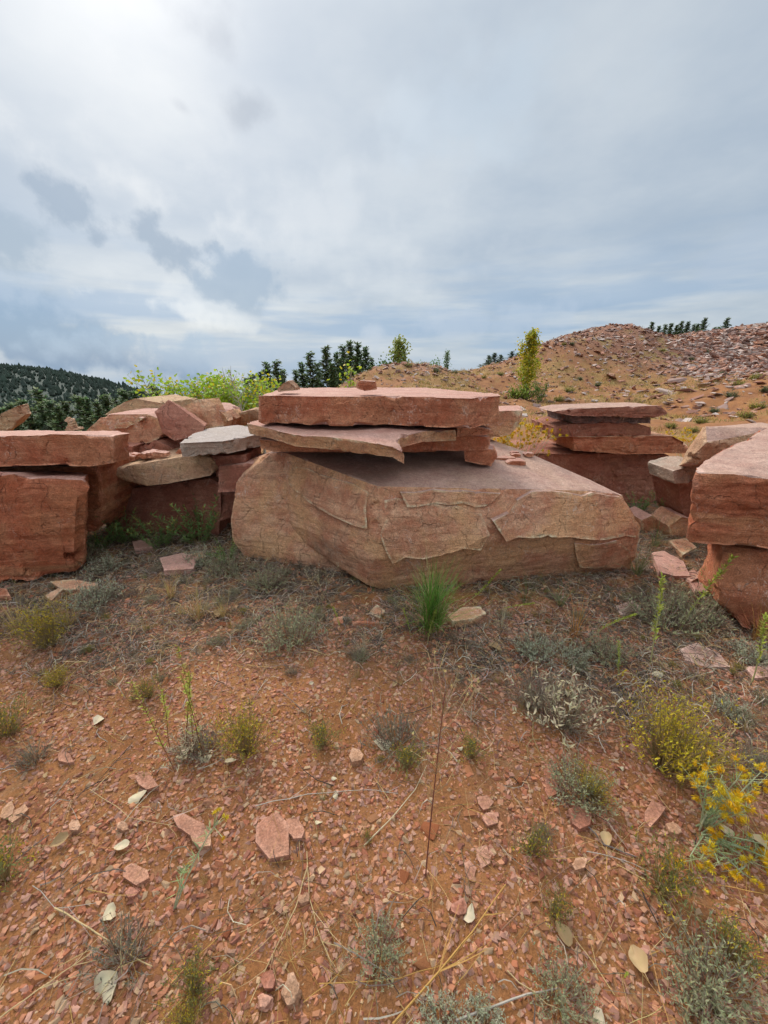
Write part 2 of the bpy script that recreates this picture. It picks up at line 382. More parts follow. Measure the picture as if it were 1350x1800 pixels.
def G(px, py):                                       # where a sight line meets the near ground
    p = WZ(px, py, 0.0); z = h1(p[0], p[1]); p = WZ(px, py, z); return np.array([p[0], p[1], h1(p[0], p[1])])
def cover(x, y):                                     # litter, dry grass and scree cover, 0..1
    P = np.c_[x, y, np.zeros(len(x))]; r = np.hypot(x, y)
    n = fbm(P * .9 + 31, 4); n2 = fbm(P * 3.1 + 3, 3)
    litter = sst(y + .25 * x * (x > 0) - .12 * np.abs(x) * (x < 0) + n * .9 + n2 * .25, 1.35, 1.95) * (1 - sst(r, 5, 8)) * sst(n2 + n, -.75, -.1)
    grass = sst(fbm(P * .22 + 50, 4) + .5 * fbm(P * 1.1, 3), -.15, .25) * sst(r, 6, 10)
    mound = np.exp(-(((x - 19) / 9) ** 2 + ((y - 33) / 7) ** 2)) + np.exp(-(((x - 33) / 11) ** 2 + ((y - 34) / 9) ** 2)) * .9 + .8 * np.exp(-(((x - 1.5) / 3) ** 2 + ((y - 24.5) / 1.6) ** 2))
    scree = np.clip(mound * 1.3 - .12 + .5 * fbm(P * .4 + 7, 4), 0, 1)
    return litter, grass * (1 - .75 * np.clip(scree, 0, 1)), scree
def build_ground():
    rings = [3.2]
    while rings[-1] < 3400:
        r = rings[-1]; rings.append(r + (.03 if r < 8 else .03 * (r / 8) ** 2.1 if r < 40 else r * .03))
    R = np.array(rings); A = np.radians(np.r_[np.linspace(-80, -46, 25)[:-1], np.linspace(-46, 46, 300), np.linspace(46, 80, 25)[1:]])
    rr, aa = np.meshgrid(R, A, indexing='ij'); x = (rr * np.sin(aa)).ravel(); y = (rr * np.cos(aa)).ravel() - 4.2
    z = H(x, y); V = np.c_[x, y, z]; nA = len(A)
    i, j = np.meshgrid(np.arange(len(R) - 1), np.arange(nA - 1), indexing='ij'); b = (i * nA + j).ravel()
    F = np.c_[b, b + 1, b + nA + 1, b + nA]
    li, gr, sc = cover(x, y)
    M = NT('red_soil'); at = M.n('ShaderNodeAttribute', attribute_name='Col'); sp = M.n('ShaderNodeSeparateColor'); M.L.new(at.outputs['Color'], sp.inputs[0])
    tc = M.n('ShaderNodeTexCoord'); v = tc.outputs['Object']
    a = M.noise(v, 1.6, 6, .6); b2 = M.noise(v, 14, 6, .65); cfine = M.noise(v, 120, 4, .7)
    c = M.mix(M.ss(a, .35, .65), (.225, .088, .029), (.31, .13, .045))
    c = M.mix(M.ss(b2, .5, .72), c, (.29, .145, .072))
    c = M.mix(M.math('MULTIPLY', M.ss(M.noise(v, 3.3, 5, .6), .5, .68), .5), c, (.15, .056, .028))
    lit = M.mix(M.ss(M.noise(v, 45, 5, .75), .38, .62), (.055, .036, .024), (.17, .115, .075))
    c = M.mix(M.math('MULTIPLY', sp.outputs[0], M.ss(M.noise(v, 8, 5, .7), .34, .56)), c, lit)
    gcol = M.mix(M.ss(M.noise(v, .9, 6, .7), .35, .65), (.30, .17, .055), (.24, .145, .052)); gcol = M.mix(M.ss(M.noise(v, 5, 4, .7), .5, .7), gcol, (.40, .26, .10))
    c = M.mix(M.math('MULTIPLY', sp.outputs[1], M.ss(M.noise(v, 1.7, 6, .75), .30, .55)), c, gcol)
    scol = M.mix(M.ss(M.noise(v, 1.2, 6, .75), .35, .65), (.20, .078, .038), (.27, .125, .075)); scol = M.mix(M.ss(M.noise(v, 4.5, 4, .8), .52, .66), scol, (.34, .19, .13)); scol = M.mix(M.ss(M.noise(v, .5, 5, .7), .5, .62), scol, (.26, .16, .058))
    c = M.mix(sp.outputs[2], c, scol)
    c = M.mix(1.0, c, M.mix(M.ss(cfine, .3, .7), (.72,) * 3, (1.2,) * 3), 'MULTIPLY')
    M.L.new(c, M.b.inputs['Base Color'])
    bb = M.bump(M.noise(v, 38, 6, .7), .8, .012); bb = M.bump(M.noise(v, 190, 4, .7), .7, .004, bb); M.L.new(bb, M.b.inputs['Normal'])
    M.b.inputs['Roughness'].default_value = .95
    me = npmesh('ground', V, F, M.m, np.c_[li, gr, sc], True)
    tag(link('ground', me), kind='structure')
build_ground()

def build_hills():
    # long wooded ridge across the valley on the left
    nx, ny = 150, 60
    xs = np.linspace(-2300, 700, nx); ys = np.linspace(520, 1500, ny)
    X, Y = np.meshgrid(xs, ys, indexing='ij'); x, y = X.ravel(), Y.ravel()
    def hz(x, y):
        pr = np.array([W(px, py, 1120) for px, py in ((-900, 640), (-300, 640), (0, 645), (60, 650), (120, 659), (180, 672), (225, 684), (262, 697), (340, 722), (500, 735), (900, 735))])
        crest = np.interp(x / y, pr[:, 0] / 1120, pr[:, 2])
        k = np.sin(np.clip((y - 520) / 600, 0, 1) * math.pi / 2)
        return -85 + (crest + 85) * k + (4 * fbm(np.c_[x, y, x * 0] / 150, 3)) * k - 60 * sst(y, 1250, 1500)
    V = np.c_[x, y, hz(x, y)]
    i, j = np.meshgrid(np.arange(nx - 1), np.arange(ny - 1), indexing='ij'); b = (i * ny + j).ravel()
    M = NT('wooded_slope'); tc = M.n('ShaderNodeTexCoord'); nz = M.noise(tc.outputs['Object'], .03, 6, .7)
    M.L.new(M.mix(nz, (.02, .035, .028), (.06, .07, .05)), M.b.inputs['Base Color'])
    tag(link('hills', npmesh('hills', V, np.c_[b, b + ny, b + ny + 1, b + 1], M.m, None, True)), kind='structure')
    R = np.random.RandomState(11); n = 9500
    tx = R.uniform(-2050, 100, n); ty = R.uniform(540, 1230, n); ok = (tx / ty > -1.75) & (tx / ty < .05); tx, ty = tx[ok], ty[ok]; n = len(tx)
    tz = hz(tx, ty); k = 5
    an = np.linspace(0, 2 * math.pi, k, endpoint=False)
    VV = []; hgt = R.uniform(5, 12, n) * (1 + .5 * (R.rand(n) > .9)); wid = hgt * R.uniform(.24, .42, n)
    for lev, (hh, ww) in enumerate(((.0, .7), (.3, 1.0), (.65, .62))):
        jit = 1 + R.uniform(-.3, .3, (n, k))
        VV.append(np.stack([tx[:, None] + np.cos(an) * wid[:, None] * ww * jit, ty[:, None] + np.sin(an) * wid[:, None] * ww * jit, (tz + hgt * hh)[:, None] + jit * .0 + R.uniform(-.6, .6, (n, k))], 2))
    VV.append(np.stack([tx, ty, tz + hgt], 1)[:, None, :])
    VV = np.concatenate(VV, 1); nv = VV.shape[1]; F = []
    for l in range(2):
        for q in range(k): a, b_ = l * k + q, l * k + (q + 1) % k; F += [(a, b_, b_ + k), (a, b_ + k, a + k)]
    for q in range(k): F.append((2 * k + q, 2 * k + (q + 1) % k, 3 * k))
    F = (np.array(F)[None] + (np.arange(n) * nv)[:, None, None]).reshape(-1, 3)
    base = np.array([.05, .07, .048]) * (1 + R.uniform(-.15, .15, (n, 1))) + R.uniform(0, .005, (n, 3))
    tag(link('forest', npmesh('forest', VV.reshape(-1, 3), F, M_NEEDLE, np.repeat(base, nv, 0))), 'dark pine forest covering the far ridge across the valley', 'forest', kind='stuff')
build_hills()

# ------------------------------------------------------------------ rocks
def refine(V, F, lab, FL):
    V = np.asarray(V, float); F = np.asarray(F, int)
    for _ in range(14):
        E = np.sort(np.concatenate([F[:, [0, 1]], F[:, [1, 2]], F[:, [2, 0]]]), 1); K = E[:, 0] * np.int64(len(V)) + E[:, 1]
        U, inv = np.unique(K, return_inverse=True); inv = inv.ravel(); U = np.stack([U // len(V), U % len(V)], 1)
        el = np.full(len(U), 9.0); np.minimum.at(el, inv, np.tile(FL[lab], 3))
        ln = np.linalg.norm(V[U[:, 0]] - V[U[:, 1]], axis=1); mk = ln > el
        if not mk.any(): break
        nid = np.full(len(U), -1); nid[mk] = len(V) + np.arange(mk.sum())
        V = np.concatenate([V, (V[U[mk, 0]] + V[U[mk, 1]]) / 2]); n = len(F)
        m = np.stack([nid[inv[:n]], nid[inv[n:2 * n]], nid[inv[2 * n:]]], 1); has = m >= 0; cnt = has.sum(1)
        nf, nl = [F[cnt == 0]], [lab[cnt == 0]]
        def emit(idx, tris):
            for t in tris: nf.append(np.stack(t, 1)); nl.append(lab[idx])
        idx = np.where(cnt == 3)[0]; a, b, c = F[idx].T; ab, bc, ca = m[idx].T
        emit(idx, [(a, ab, ca), (ab, b, bc), (ca, bc, c), (ab, bc, ca)])
        for r in range(3):
            idx = np.where((cnt == 1) & has[:, r])[0]; T = np.roll(F[idx], -r, 1); mm = m[idx, r]
            emit(idx, [(T[:, 0], mm, T[:, 2]), (mm, T[:, 1], T[:, 2])])
            idx = np.where((cnt == 2) & ~has[:, r])[0]; T = np.roll(F[idx], -r, 1); q = np.roll(m[idx], -r, 1)   # edge 0 unmarked
            emit(idx, [(q[:, 1], T[:, 2], q[:, 2]), (T[:, 0], q[:, 1], q[:, 2]), (T[:, 0], T[:, 1], q[:, 1])])
        F = np.concatenate(nf); lab = np.concatenate(nl)
    return V, F, lab
def hull(pts):
    bm = bmesh.new()
    for p in pts: bm.verts.new(tuple(p))
    r = bmesh.ops.convex_hull(bm, input=bm.verts)
    bmesh.ops.delete(bm, geom=[g for g in set(r['geom_interior'] + r['geom_unused']) if isinstance(g, bmesh.types.BMVert)], context='VERTS')
    bmesh.ops.dissolve_limit(bm, angle_limit=math.radians(4), verts=bm.verts, edges=bm.edges)
    return bm
def prism(top, bot):
    bm = bmesh.new(); a = [bm.verts.new(tuple(p)) for p in top]; b = [bm.verts.new(tuple(p)) for p in bot]; n = len(a)
    bm.faces.new(a); bm.faces.new(b[::-1])
    for i in range(n): bm.faces.new((a[i], b[i], b[(i + 1) % n], a[(i + 1) % n]))
    bmesh.ops.recalc_face_normals(bm, faces=bm.faces); return bm
def craggy(bm, edge, seed, rough=.012, step=.018, strata=.004, chips=18, chip=.05, bed=(0, 0, 1), bedk=.25, scoops=(), cutoff=.80):
    """turn a coarse solid into broken stone; returns V, F, is_bed"""
    bm.normal_update(); R = np.random.RandomState(seed); bed = np.array(bed, float); bed /= np.linalg.norm(bed)
    feat = []
    for e in bm.edges:
        if len(e.link_faces) == 2 and e.calc_face_angle(0) > math.radians(24):
            n = e.link_faces[0].normal + e.link_faces[1].normal
            feat.append((np.array(e.verts[0].co), np.array(e.verts[1].co), np.array(n.normalized())))
    bmesh.ops.triangulate(bm, faces=bm.faces[:]); bm.verts.index_update(); bm.normal_update()
    V = np.array([v.co for v in bm.verts]); F = np.array([[v.index for v in f.verts] for f in bm.faces]); FN = np.array([f.normal for f in bm.faces]); bm.free()
    FL = np.where((FN[:, 1] > .45) | (FN[:, 2] < -.6), edge * 4.5, edge * 1.35)      # the far and the under side stay coarser
    V, F, lab = refine(V, F, np.arange(len(F)), FL)
    isbed = np.abs(FN[lab] @ bed) > cutoff
    ar = np.linalg.norm(np.cross(V[F[:, 1]] - V[F[:, 0]], V[F[:, 2]] - V[F[:, 0]]), axis=1)
    N = np.zeros_like(V); K = np.zeros(len(V)); Wt = np.zeros(len(V))
    for k in range(3):
        np.add.at(N, F[:, k], FN[lab] * ar[:, None]); np.add.at(K, F[:, k], np.where(isbed, bedk, 1.) * ar); np.add.at(Wt, F[:, k], ar)
    N /= np.maximum(np.linalg.norm(N, axis=1), 1e-9)[:, None]; K /= np.maximum(Wt, 1e-12)
    off = R.uniform(-40, 40, 3); P = V + off
    t = fbm(P * 2.3, 4) * 2.6 + .7 * fbm(P * 6, 3); fl = np.floor(t); fr = t - fl
    terr = fl + sst(fr, .78, 1.0)
    wp = P + .10 * np.stack([fbm(P * 3 + 11, 2), fbm(P * 3 + 23, 2), fbm(P * 3 + 37, 2)], 1)
    t2 = perlin(wp * np.array([5.5, 5.5, 2.6])) * 2.2; f2 = t2 - np.floor(t2); terr2 = np.floor(t2) + sst(f2, .86, 1.0)
    d = step * .38 * terr2 * sst(fbm(P * 1.1 + 60, 2), -.25, .2) + rough * 1.6 * fbm(P * 1.7 + 3, 3) + rough * .8 * fbm(P * 8, 4) + step * (terr - t.mean()) * .8
    zb = (P @ bed)[:, None] * bed * 22 + P * 1.5
    d = d * K + strata * 2 * fbm(zb, 3) * np.where(K > .6, 1, .25) + rough * .22 * fbm(P * 30, 3) * np.maximum(K, .35)
    V = V + N * d[:, None]
    for p, n, r, dep in scoops:                    # large spalls on the faces: (spot, outward direction, size, depth)
        n = np.asarray(n, float) / np.linalg.norm(n); q = V - (np.asarray(p) - n * dep); h = q @ n
        L = np.linalg.norm(q - h[:, None] * n, axis=1) * (1 + .45 * fbm(P * 7, 3) + .2 * fbm(P * 19, 2)); m = (h > 0) & (h < .2) & (L < r)
        V[m] -= n * (h[m] * .92)[:, None]
    if feat and chips:
        wl = np.array([np.linalg.norm(b - a) for a, b, _ in feat]); wl /= wl.sum()
        n14 = 1 + .14 * fbm((V + off) * 14, 3); n6 = 1 + .5 * fbm((V + off) * 6, 2)
        for i in R.choice(len(feat), chips, p=wl):
            a, b, n = feat[i]; p = a + (b - a) * R.rand(); n = n + R.normal(size=3) * .35; n /= np.linalg.norm(n)
            if R.rand() < .62:                     # flat spall with a ragged rim
                r = chip * R.uniform(.8, 2.6); dep = chip * R.uniform(.12, .45); c = p - n * dep
                q = V - c; h = q @ n; L = np.linalg.norm(q, axis=1) * n14 * n6; m = (h > 0) & (L < r)
                V[m] -= n * h[m][:, None] * R.uniform(.8, 1.0)
                continue
            r = chip * R.uniform(.9, 3.2); dep = chip * R.uniform(.12, .42); c = p + n * (r - dep)
            q = V - c; L = np.linalg.norm(q, axis=1); L = L * n14; m = L < r
            V[m] = c + q[m] / np.maximum(L[m], 1e-6)[:, None] * r
    return V, F, isbed
def rock(name, bms, label, mats, edge=.03, seed=1, cat='rock', group=None, parent=None, **k):
    bms = bms if isinstance(bms, list) else [bms]; kk = k.pop('each', [{}] * len(bms)); VV, FF, BB = [], [], []; o = 0
    for i, bm in enumerate(bms):
        V, F, B = craggy(bm, edge, seed + i, **{**k, **kk[i]}); VV.append(V); FF.append(F + o); BB.append(B); o += len(V)
    V, F, B = np.concatenate(VV), np.concatenate(FF), np.concatenate(BB)
    org = np.array([(V[:, 0].min() + V[:, 0].max()) / 2, (V[:, 1].min() + V[:, 1].max()) / 2, V[:, 2].min()])
    me = npmesh(name, V - org, F, [MR[mats[0]], MR[mats[1]]], None, True, B.astype(int))
    me.set_sharp_from_angle(angle=math.radians(26))
    o = link(name, me, parent, org)
    if parent is None: tag(o, label, cat, group)
    return o
def block(outline, d, depth, sx=0.0, sz=0.0, shrink=1.0, dd=None):
    """solid whose front outline is seen at distance d (dd: extra distance per outline point), carried straight back"""
    A = [W(px, py, d + (dd[i] if dd else 0)) for i, (px, py) in enumerate(outline)]
    c = np.mean(A, 0); B = [c + (a - c) * shrink + np.array([sx, depth, sz]) for a in A]
    return hull(A + B)
def zprism(top_px, z, thick, shrink=1.0, dz=None, bx=0.0, by=0.0):
    T = [WZ(px, py, z + (dz[i] if dz else 0)) for i, (px, py) in enumerate(top_px)]; c = np.mean(T, 0)
    th = thick if isinstance(thick, (list, tuple)) else [thick] * len(T)
    B = [np.array([c[0] + (t[0] - c[0]) * shrink + bx, c[1] + (t[1] - c[1]) * shrink + by, t[2] - h]) for t, h in zip(T, th)]
    return prism(T, B)

# --- the great block in the middle
mA = [W(*p) for p in ((502, 796, 3.18), (598, 831, 2.88), (665, 855, 2.58), (765, 857, 2.64), (934, 860, 2.73), (1044, 863, 2.86), (1095, 871, 2.96), (1032, 841, 3.16), (938, 800, 3.42), (900, 786, 3.58),
      (494, 850, 3.2), (487, 912, 3.16), (535, 953, 2.98), (600, 1001, 2.76), (647, 1029, 2.56), (676, 1038, 2.56), (655, 985, 2.47), (663, 900, 2.51), (760, 968, 2.53), (850, 952, 2.56), (940, 938, 2.61), (1050, 945, 2.73),
      (1111, 898, 2.93), (1126, 925, 2.92), (1119, 980, 2.88), (1103, 1012, 2.88), (995, 1024, 2.90), (922, 1019, 2.88), (849, 1029, 2.76))]
mA += [np.array(p) for p in ((-.62, 3.9, .95), (.95, 3.95, .93), (-.7, 3.9, 0), (1.7, 3.6, -.02), (1.75, 3.2, .35), (-.2, 3.2, -.03), (.6, 2.9, -.04))]
mB = [W(*p) for p in ((476, 795, 3.25), (512, 797, 3.25), (436, 831, 3.26), (415, 848, 3.27), (412, 895, 3.22), (406, 917, 3.18), (408, 950, 3.16), (433, 984, 3.12), (522, 993, 3.03), (580, 1000, 2.96), (640, 1026, 2.76), (500, 915, 3.19), (520, 960, 3.10))]
mB += [np.array(p) for p in ((-1.25, 3.7, .75), (-.8, 3.9, .9), (-1.2, 3.8, .0), (-.5, 3.9, .0), (-.6, 3.4, .9), (-.4, 3.2, .0))]
def spall(px, py, d, r, dep, nx=0.0, nz=.1): return (W(px, py, d), (nx, -1, nz), r, dep)
hA = hull(mA); hA.normal_update(); HP = [(np.array(f.normal), float(np.dot(np.array(f.normal), np.array(f.verts[0].co)))) for f in hA.faces]
def entry(px, py):                                   # where a sight line meets the front of the great block
    o, r = np.array([0, 0, CAM_H]), ray(px, py); t = max([(c - n @ o) / (n @ r) for n, c in HP if n @ r < -1e-6]); return o + r * t, r / np.linalg.norm(r)
def plate(poly, seed, jit=5.0):
    """a scab of rock still standing on the split face: corners (px, py, how proud); its rim is ragged"""
    R = random.Random(seed); pts = []
    for a, b in zip(poly, poly[1:] + poly[:1]):
        n = max(1, int(math.hypot(a[0] - b[0], a[1] - b[1]) / 22))
        for k in range(n):
            t = k / n; j = jit if k else 0; pts.append((a[0] + (b[0] - a[0]) * t + R.uniform(-j, j), a[1] + (b[1] - a[1]) * t + R.uniform(-j, j), a[2] + (b[2] - a[2]) * t))
    F, B = [], []
    for px, py, q in pts:
        p, r = entry(px, py); F.append(p - r * q * 1.5); B.append(p + np.array([0, .16, 0]))
    return prism(F, B)
plates = [plate([(936, 864, .03), (1000, 867, .028), (1090, 874, .012), (1112, 902, .004), (1118, 945, .004), (1050, 950, .02), (960, 944, .035), (890, 952, .045), (866, 916, .045)], 1), plate([(676, 880, .004), (760, 884, .006), (846, 905, .010), (862, 940, .03), (846, 968, .035), (770, 978, .035), (690, 992, .022), (668, 940, .004)], 2, 7),
          plate([(704, 866, .022), (790, 864, .02), (880, 868, .02), (858, 890, .008), (790, 888, .010), (716, 892, .012)], 3), plate([(520, 820, .004), (590, 842, .006), (648, 866, .008), (646, 930, .022), (600, 915, .026), (540, 880, .022), (506, 850, .012)], 4, 6), plate([(1010, 955, .02), (1085, 950, .016), (1110, 970, .01), (1090, 1000, .02), (1020, 998, .03)], 5)]
rock('sandstone_boulder', [hA, hull(mB)] + plates, 'huge tan-red sandstone block in the centre carrying the stacked slabs', ('main', 'main_bed'), .017, 5, cat='boulder', rough=.004, step=.003, strata=.003, chips=48, chip=.042,
     bed=(-.12, -.2, 1), bedk=.18, cutoff=.9, each=[{}, dict(step=.006, rough=.005, chips=16, chip=.06)] + [dict(chips=12, chip=.022, rough=.003, step=.004)] * 5)
# --- slabs lying on it
zt = 1.37
top = [(454, 699), (487, 692), (517, 687.5), (558, 691), (632, 697), (676, 696), (750, 698.5), (826, 700), (881, 695), (875, 692), (746, 681), (660, 677), (535, 678), (500, 682)]
T = [WZ(px, py, zt) for px, py in top]; T = [np.array([p[0], min(p[1], 4.3), zt]) for p in T]
T[1][1] = 3.0; T[2][1] = 2.92; T[0][1] = 2.9; T[3][1] = 2.86
for i, (px, py) in enumerate(top[:5]): T[i][0] = W(px, py, T[i][1])[0]
Bt = [t + np.array([0, 0, -.20]) for t in T]; Bt[0][0] -= .015
rock('sandstone_slab', prism(T, Bt), 'thick red slab topmost on the central stack', ('red', 'red_bed'), .017, 21, cat='slab', rough=.014, step=.010, strata=.003, chips=40, chip=.04, bedk=.12)
zo = 1.155
ot = [(434, 744), (472, 752), (517, 765), (573, 767), (639, 776), (690, 786), (712, 800), (700, 781), (702, 769), (743, 758), (803, 757)]
T = [WZ(px, py, zo) for px, py in ot]; T[0] = W(434, 744, 2.95); T[1] = W(472, 753, 2.86); T[2] = W(517, 764, 2.70); T[3] = W(573, 767.5, 2.62); T[4] = W(639, 776, 2.52); T[5] = W(690, 785, 2.46); T[6] = W(712, 797, 2.43)
T[7] = W(703, 779, 2.55); T[8] = W(706, 768, 2.66); T[9] = W(745, 758, 2.78); T[10] = W(803, 756, 2.86)
for t in T[7:]: t[2] = min(t[2], 1.155)
T += [np.array([.55, 3.7, 1.155]), np.array([-.7, 3.8, 1.155]), np.array([-1.05, 3.3, 1.155])]
Bt = [t - np.array([0, 0, .075 + (.012 if i in (2, 3, 4) else 0)]) for i, t in enumerate(T)]
for i in (1, 2, 3, 4, 5): Bt[i][1] += .02
rock('sandstone_slab', prism(T, Bt), 'thin pointed slab jutting out under the top slab of the central stack', ('main', 'red_bed'), .015, 33, cat='slab', rough=.008, step=.007, strata=.003, chips=40, chip=.028, bedk=.1)
rock('sandstone_slab', block([(455, 772), (482, 775), (600, 770), (715, 771), (800, 766), (860, 767), (862, 771), (858, 791), (715, 796), (600, 797), (482, 795), (457, 788)], 2.95, .8, dd=[.06, .02, 0, 0, .03, .05, .06, .05, .0, 0, .02, .05]),
     'lowest thin red slab of the central stack, shaded beneath the pointed one', ('red', 'red_bed'), .025, 41, cat='slab', rough=.008, step=.006, chips=20, chip=.025, bedk=.15)
rock('sandstone_slab', block([(803, 752), (840, 750), (866, 755), (868, 760), (850, 766), (803, 768)], 2.86, .5), 'short rounded slab end wedged under the right of the top slab', ('red', 'red_bed'), .02, 47, cat='slab', rough=.008, step=.006, chips=10, chip=.025)
rock('sandstone_block', block([(816, 793), (822, 788), (868, 790), (874, 803), (862, 820), (817, 811)], 3.02, .22, .05), 'small squared block wedged on the big boulder under the slab stack', ('red', 'red_bed'), .015, 51, cat='block', rough=.006, step=.005, chips=10, chip=.02)
rock('stone_chunk', block([(626, 674), (633, 669), (660, 670), (662, 685), (640, 688), (627, 682)], 2.95, .13), 'small red chunk sitting on top of the highest slab', ('red', 'red_bed'), .012, 53, cat='stone', rough=.006, step=.006, chips=10, chip=.015)
rock('stone_chunk', block([(487, 683), (503, 669), (508, 669), (521, 681), (520, 687), (488, 689)], 3.1, .16), 'pointed tan stone at the left end of the top slab', ('tan', 'tan'), .012, 54, cat='stone', rough=.006, step=.006, chips=10, chip=.015)
for i, (px, py, w, t) in enumerate(((796, 812, 20, 9), (812, 815, 12, 5), (812, 823, 10, 5), (880, 808, 40, 5), (908, 801, 16, 5), (906, 797, 14, 5), (931, 800, 17, 6), (908, 815, 34, 8), (900, 808, 14, 6))):
    d = 2.62 + (858 - py) * .0125
    rock('stone_flake', block([(px - w / 2, py - t * .2), (px - w * .2, py - t * .6), (px + w * .45, py - t * .5), (px + w / 2, py + t * .3), (px, py + t * .7), (px - w * .4, py + t * .4)], d, w / 260), 'thin red stone flake lying loose on top of the big boulder', ('red', 'red_bed'), .01, 60 + i, cat='stone', group='flakes on the big boulder', rough=.002, step=.002, chips=5, chip=.008)
rock('sandstone_block', block([(850, 748), (877, 722), (920, 721), (911, 747), (898, 764), (861, 774), (850, 772)], 3.7, .5, .12), 'red block standing behind the right end of the central stack', ('main', 'red_bed'), .03, 70, cat='block', rough=.012, step=.012, chips=14)
# --- left foreground stack
T = [W(-90, 764, 2.75), W(5, 766, 2.78), W(55, 766, 2.79), W(95, 762, 2.80), W(140, 764, 2.82), W(199, 766, 2.85), W(230, 761, 3.02), W(205, 757.5, 3.5), W(60, 757, 3.6), W(-90, 757, 3.6)]
Bm = [W(-90, 822, 2.77), W(5, 821, 2.79), W(55, 820, 2.80), W(95, 818, 2.81), W(150, 822, 2.83), W(199, 813, 2.86), W(226, 806, 3.03), W(205, 808, 3.5), W(60, 806, 3.6), W(-90, 806, 3.6)]
rock('sandstone_slab', prism(T, Bm), 'long thick red slab topping the left stack', ('red', 'red_bed'), .02, 80, cat='slab', rough=.014, step=.012, strata=.003, chips=30, chip=.045, bedk=.15)
T = [W(-90, 828, 2.62), W(0, 832, 2.64), W(37, 841, 2.66), W(135, 845, 2.70), W(156, 847, 2.74), W(158, 833, 2.95), W(130, 828, 3.3), W(-90, 826, 3.4)]
Bm = [W(-90, 1030, 2.60), W(0, 1026, 2.64), W(44, 1022, 2.66), W(128, 1008, 2.74), W(146, 992, 2.84), W(152, 985, 2.95), W(130, 950, 3.3), W(-90, 950, 3.4)]
rock('sandstone_block', prism(T, Bm), 'tall banded red block at the bottom of the left stack', ('band', 'red_bed'), .02, 84, cat='block', rough=.010, step=.010, strata=.008, chips=34, chip=.06, bedk=.2,
     scoops=[spall(40, 900, 2.64, .35, .035, .0, .10), spall(110, 880, 2.68, .22, .03, .25, .12), spall(90, 985, 2.68, .2, .02, .2, -.35)])
rock('sandstone_block', block([(-90, 820), (168, 820), (176, 838), (177, 900), (170, 934), (-90, 935)], 3.2, .6), 'narrow shaded red block squeezed behind the left stack', ('band', 'red_bed'), .03, 90, cat='block', chips=10)
rock('tilted_slab', block([(-60, 757), (0, 728), (35, 711), (40, 716), (46, 729), (35, 739), (18, 755), (-20, 790)], 4.4, .16, -.05), 'pale tan broken slab tipped up behind the left stack', ('tan', 'tan'), .03, 92, cat='slab', rough=.012, step=.02, chips=20)
ca = empty('stone_cairn', W(124, 757, 3.15)); tag(ca, 'tiny cairn of tan stones balanced on the long left slab', 'cairn')
for i, (a, b, w) in enumerate(((124, 755, 22), (122, 751, 14), (123, 747, 12), (122, 743, 11), (119, 739, 12), (119, 735.5, 6))):
    o = rock('stone', block([(a - w / 2, b), (a - w * .3, b - 2.2), (a + w * .35, b - 2), (a + w / 2, b + 1), (a + w * .2, b + 2.4), (a - w * .4, b + 2.2)], 3.15, w / 250), '', ('tan', 'tan'), .012, 95 + i, rough=.002, step=.002, chips=3, chip=.006)
    for key in ('label', 'category'):
        if key in o: del o[key]
    p = o.location.copy(); o.parent = ca; o.location = p - ca.location
# --- tumbled pile at left centre
pile = [
 ([(174, 827), (222, 817), (333, 801), (372, 804), (382, 824), (370, 836), (296, 850), (259, 854), (241, 847), (196, 840)], 3.45, .9, .0, 'rough tan slab lying across the dark block in the left pile', 'tan', 'tan', 'slab'),
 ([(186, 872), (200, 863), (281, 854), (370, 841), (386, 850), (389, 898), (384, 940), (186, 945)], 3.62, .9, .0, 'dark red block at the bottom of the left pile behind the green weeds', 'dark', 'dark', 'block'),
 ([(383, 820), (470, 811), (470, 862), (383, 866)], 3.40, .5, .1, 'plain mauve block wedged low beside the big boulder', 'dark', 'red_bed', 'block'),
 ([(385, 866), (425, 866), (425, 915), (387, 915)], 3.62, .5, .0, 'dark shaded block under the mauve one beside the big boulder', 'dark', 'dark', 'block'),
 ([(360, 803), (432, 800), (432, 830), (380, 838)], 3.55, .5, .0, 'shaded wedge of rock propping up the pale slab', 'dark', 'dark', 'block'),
 ([(150, 757), (170, 739), (185, 728), (259, 728), (304, 746), (305, 752), (296, 762), (267, 777), (230, 788), (160, 800)], 4.25, .7, .05, 'large pinkish boulder with a ribbed edge in the left pile', 'main', 'red_bed', 'boulder'),
 ([(183, 728), (212, 708), (237, 700), (262, 706), (281, 708), (290, 740), (200, 745)], 4.95, .8, .1, 'tan boulder peeking over the back of the left pile', 'tan', 'tan', 'boulder'),
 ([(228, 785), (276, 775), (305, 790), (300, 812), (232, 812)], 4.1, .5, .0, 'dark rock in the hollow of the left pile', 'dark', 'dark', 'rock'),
 ([(318, 715), (348, 702), (356, 715), (371, 753), (352, 757), (330, 730)], 4.5, .35, .1, 'upright tan slab leaning behind the dark slanted one', 'main', 'main', 'slab'),
 ([(354, 713), (372, 716), (390, 724), (401, 740), (398, 752), (360, 756)], 4.75, .6, .0, 'rounded pink boulder right of the leaning slabs', 'main', 'red_bed', 'boulder'),
 ([(400, 738), (418, 726), (436, 722), (446, 728), (450, 748), (400, 750)], 5.2, .6, .0, 'low pink boulder in front of the green saplings', 'main', 'red_bed', 'boulder'),
 ([(433, 722), (450, 719), (470, 726), (470, 748), (440, 748)], 5.0, .4, .0, 'small tan rock half hidden beside the top slab', 'tan', 'tan', 'rock'),
 ([(140, 780), (232, 785), (236, 830), (150, 835)], 4.0, .6, .0, 'shaded rock behind the end of the long left slab', 'dark', 'dark', 'rock')]
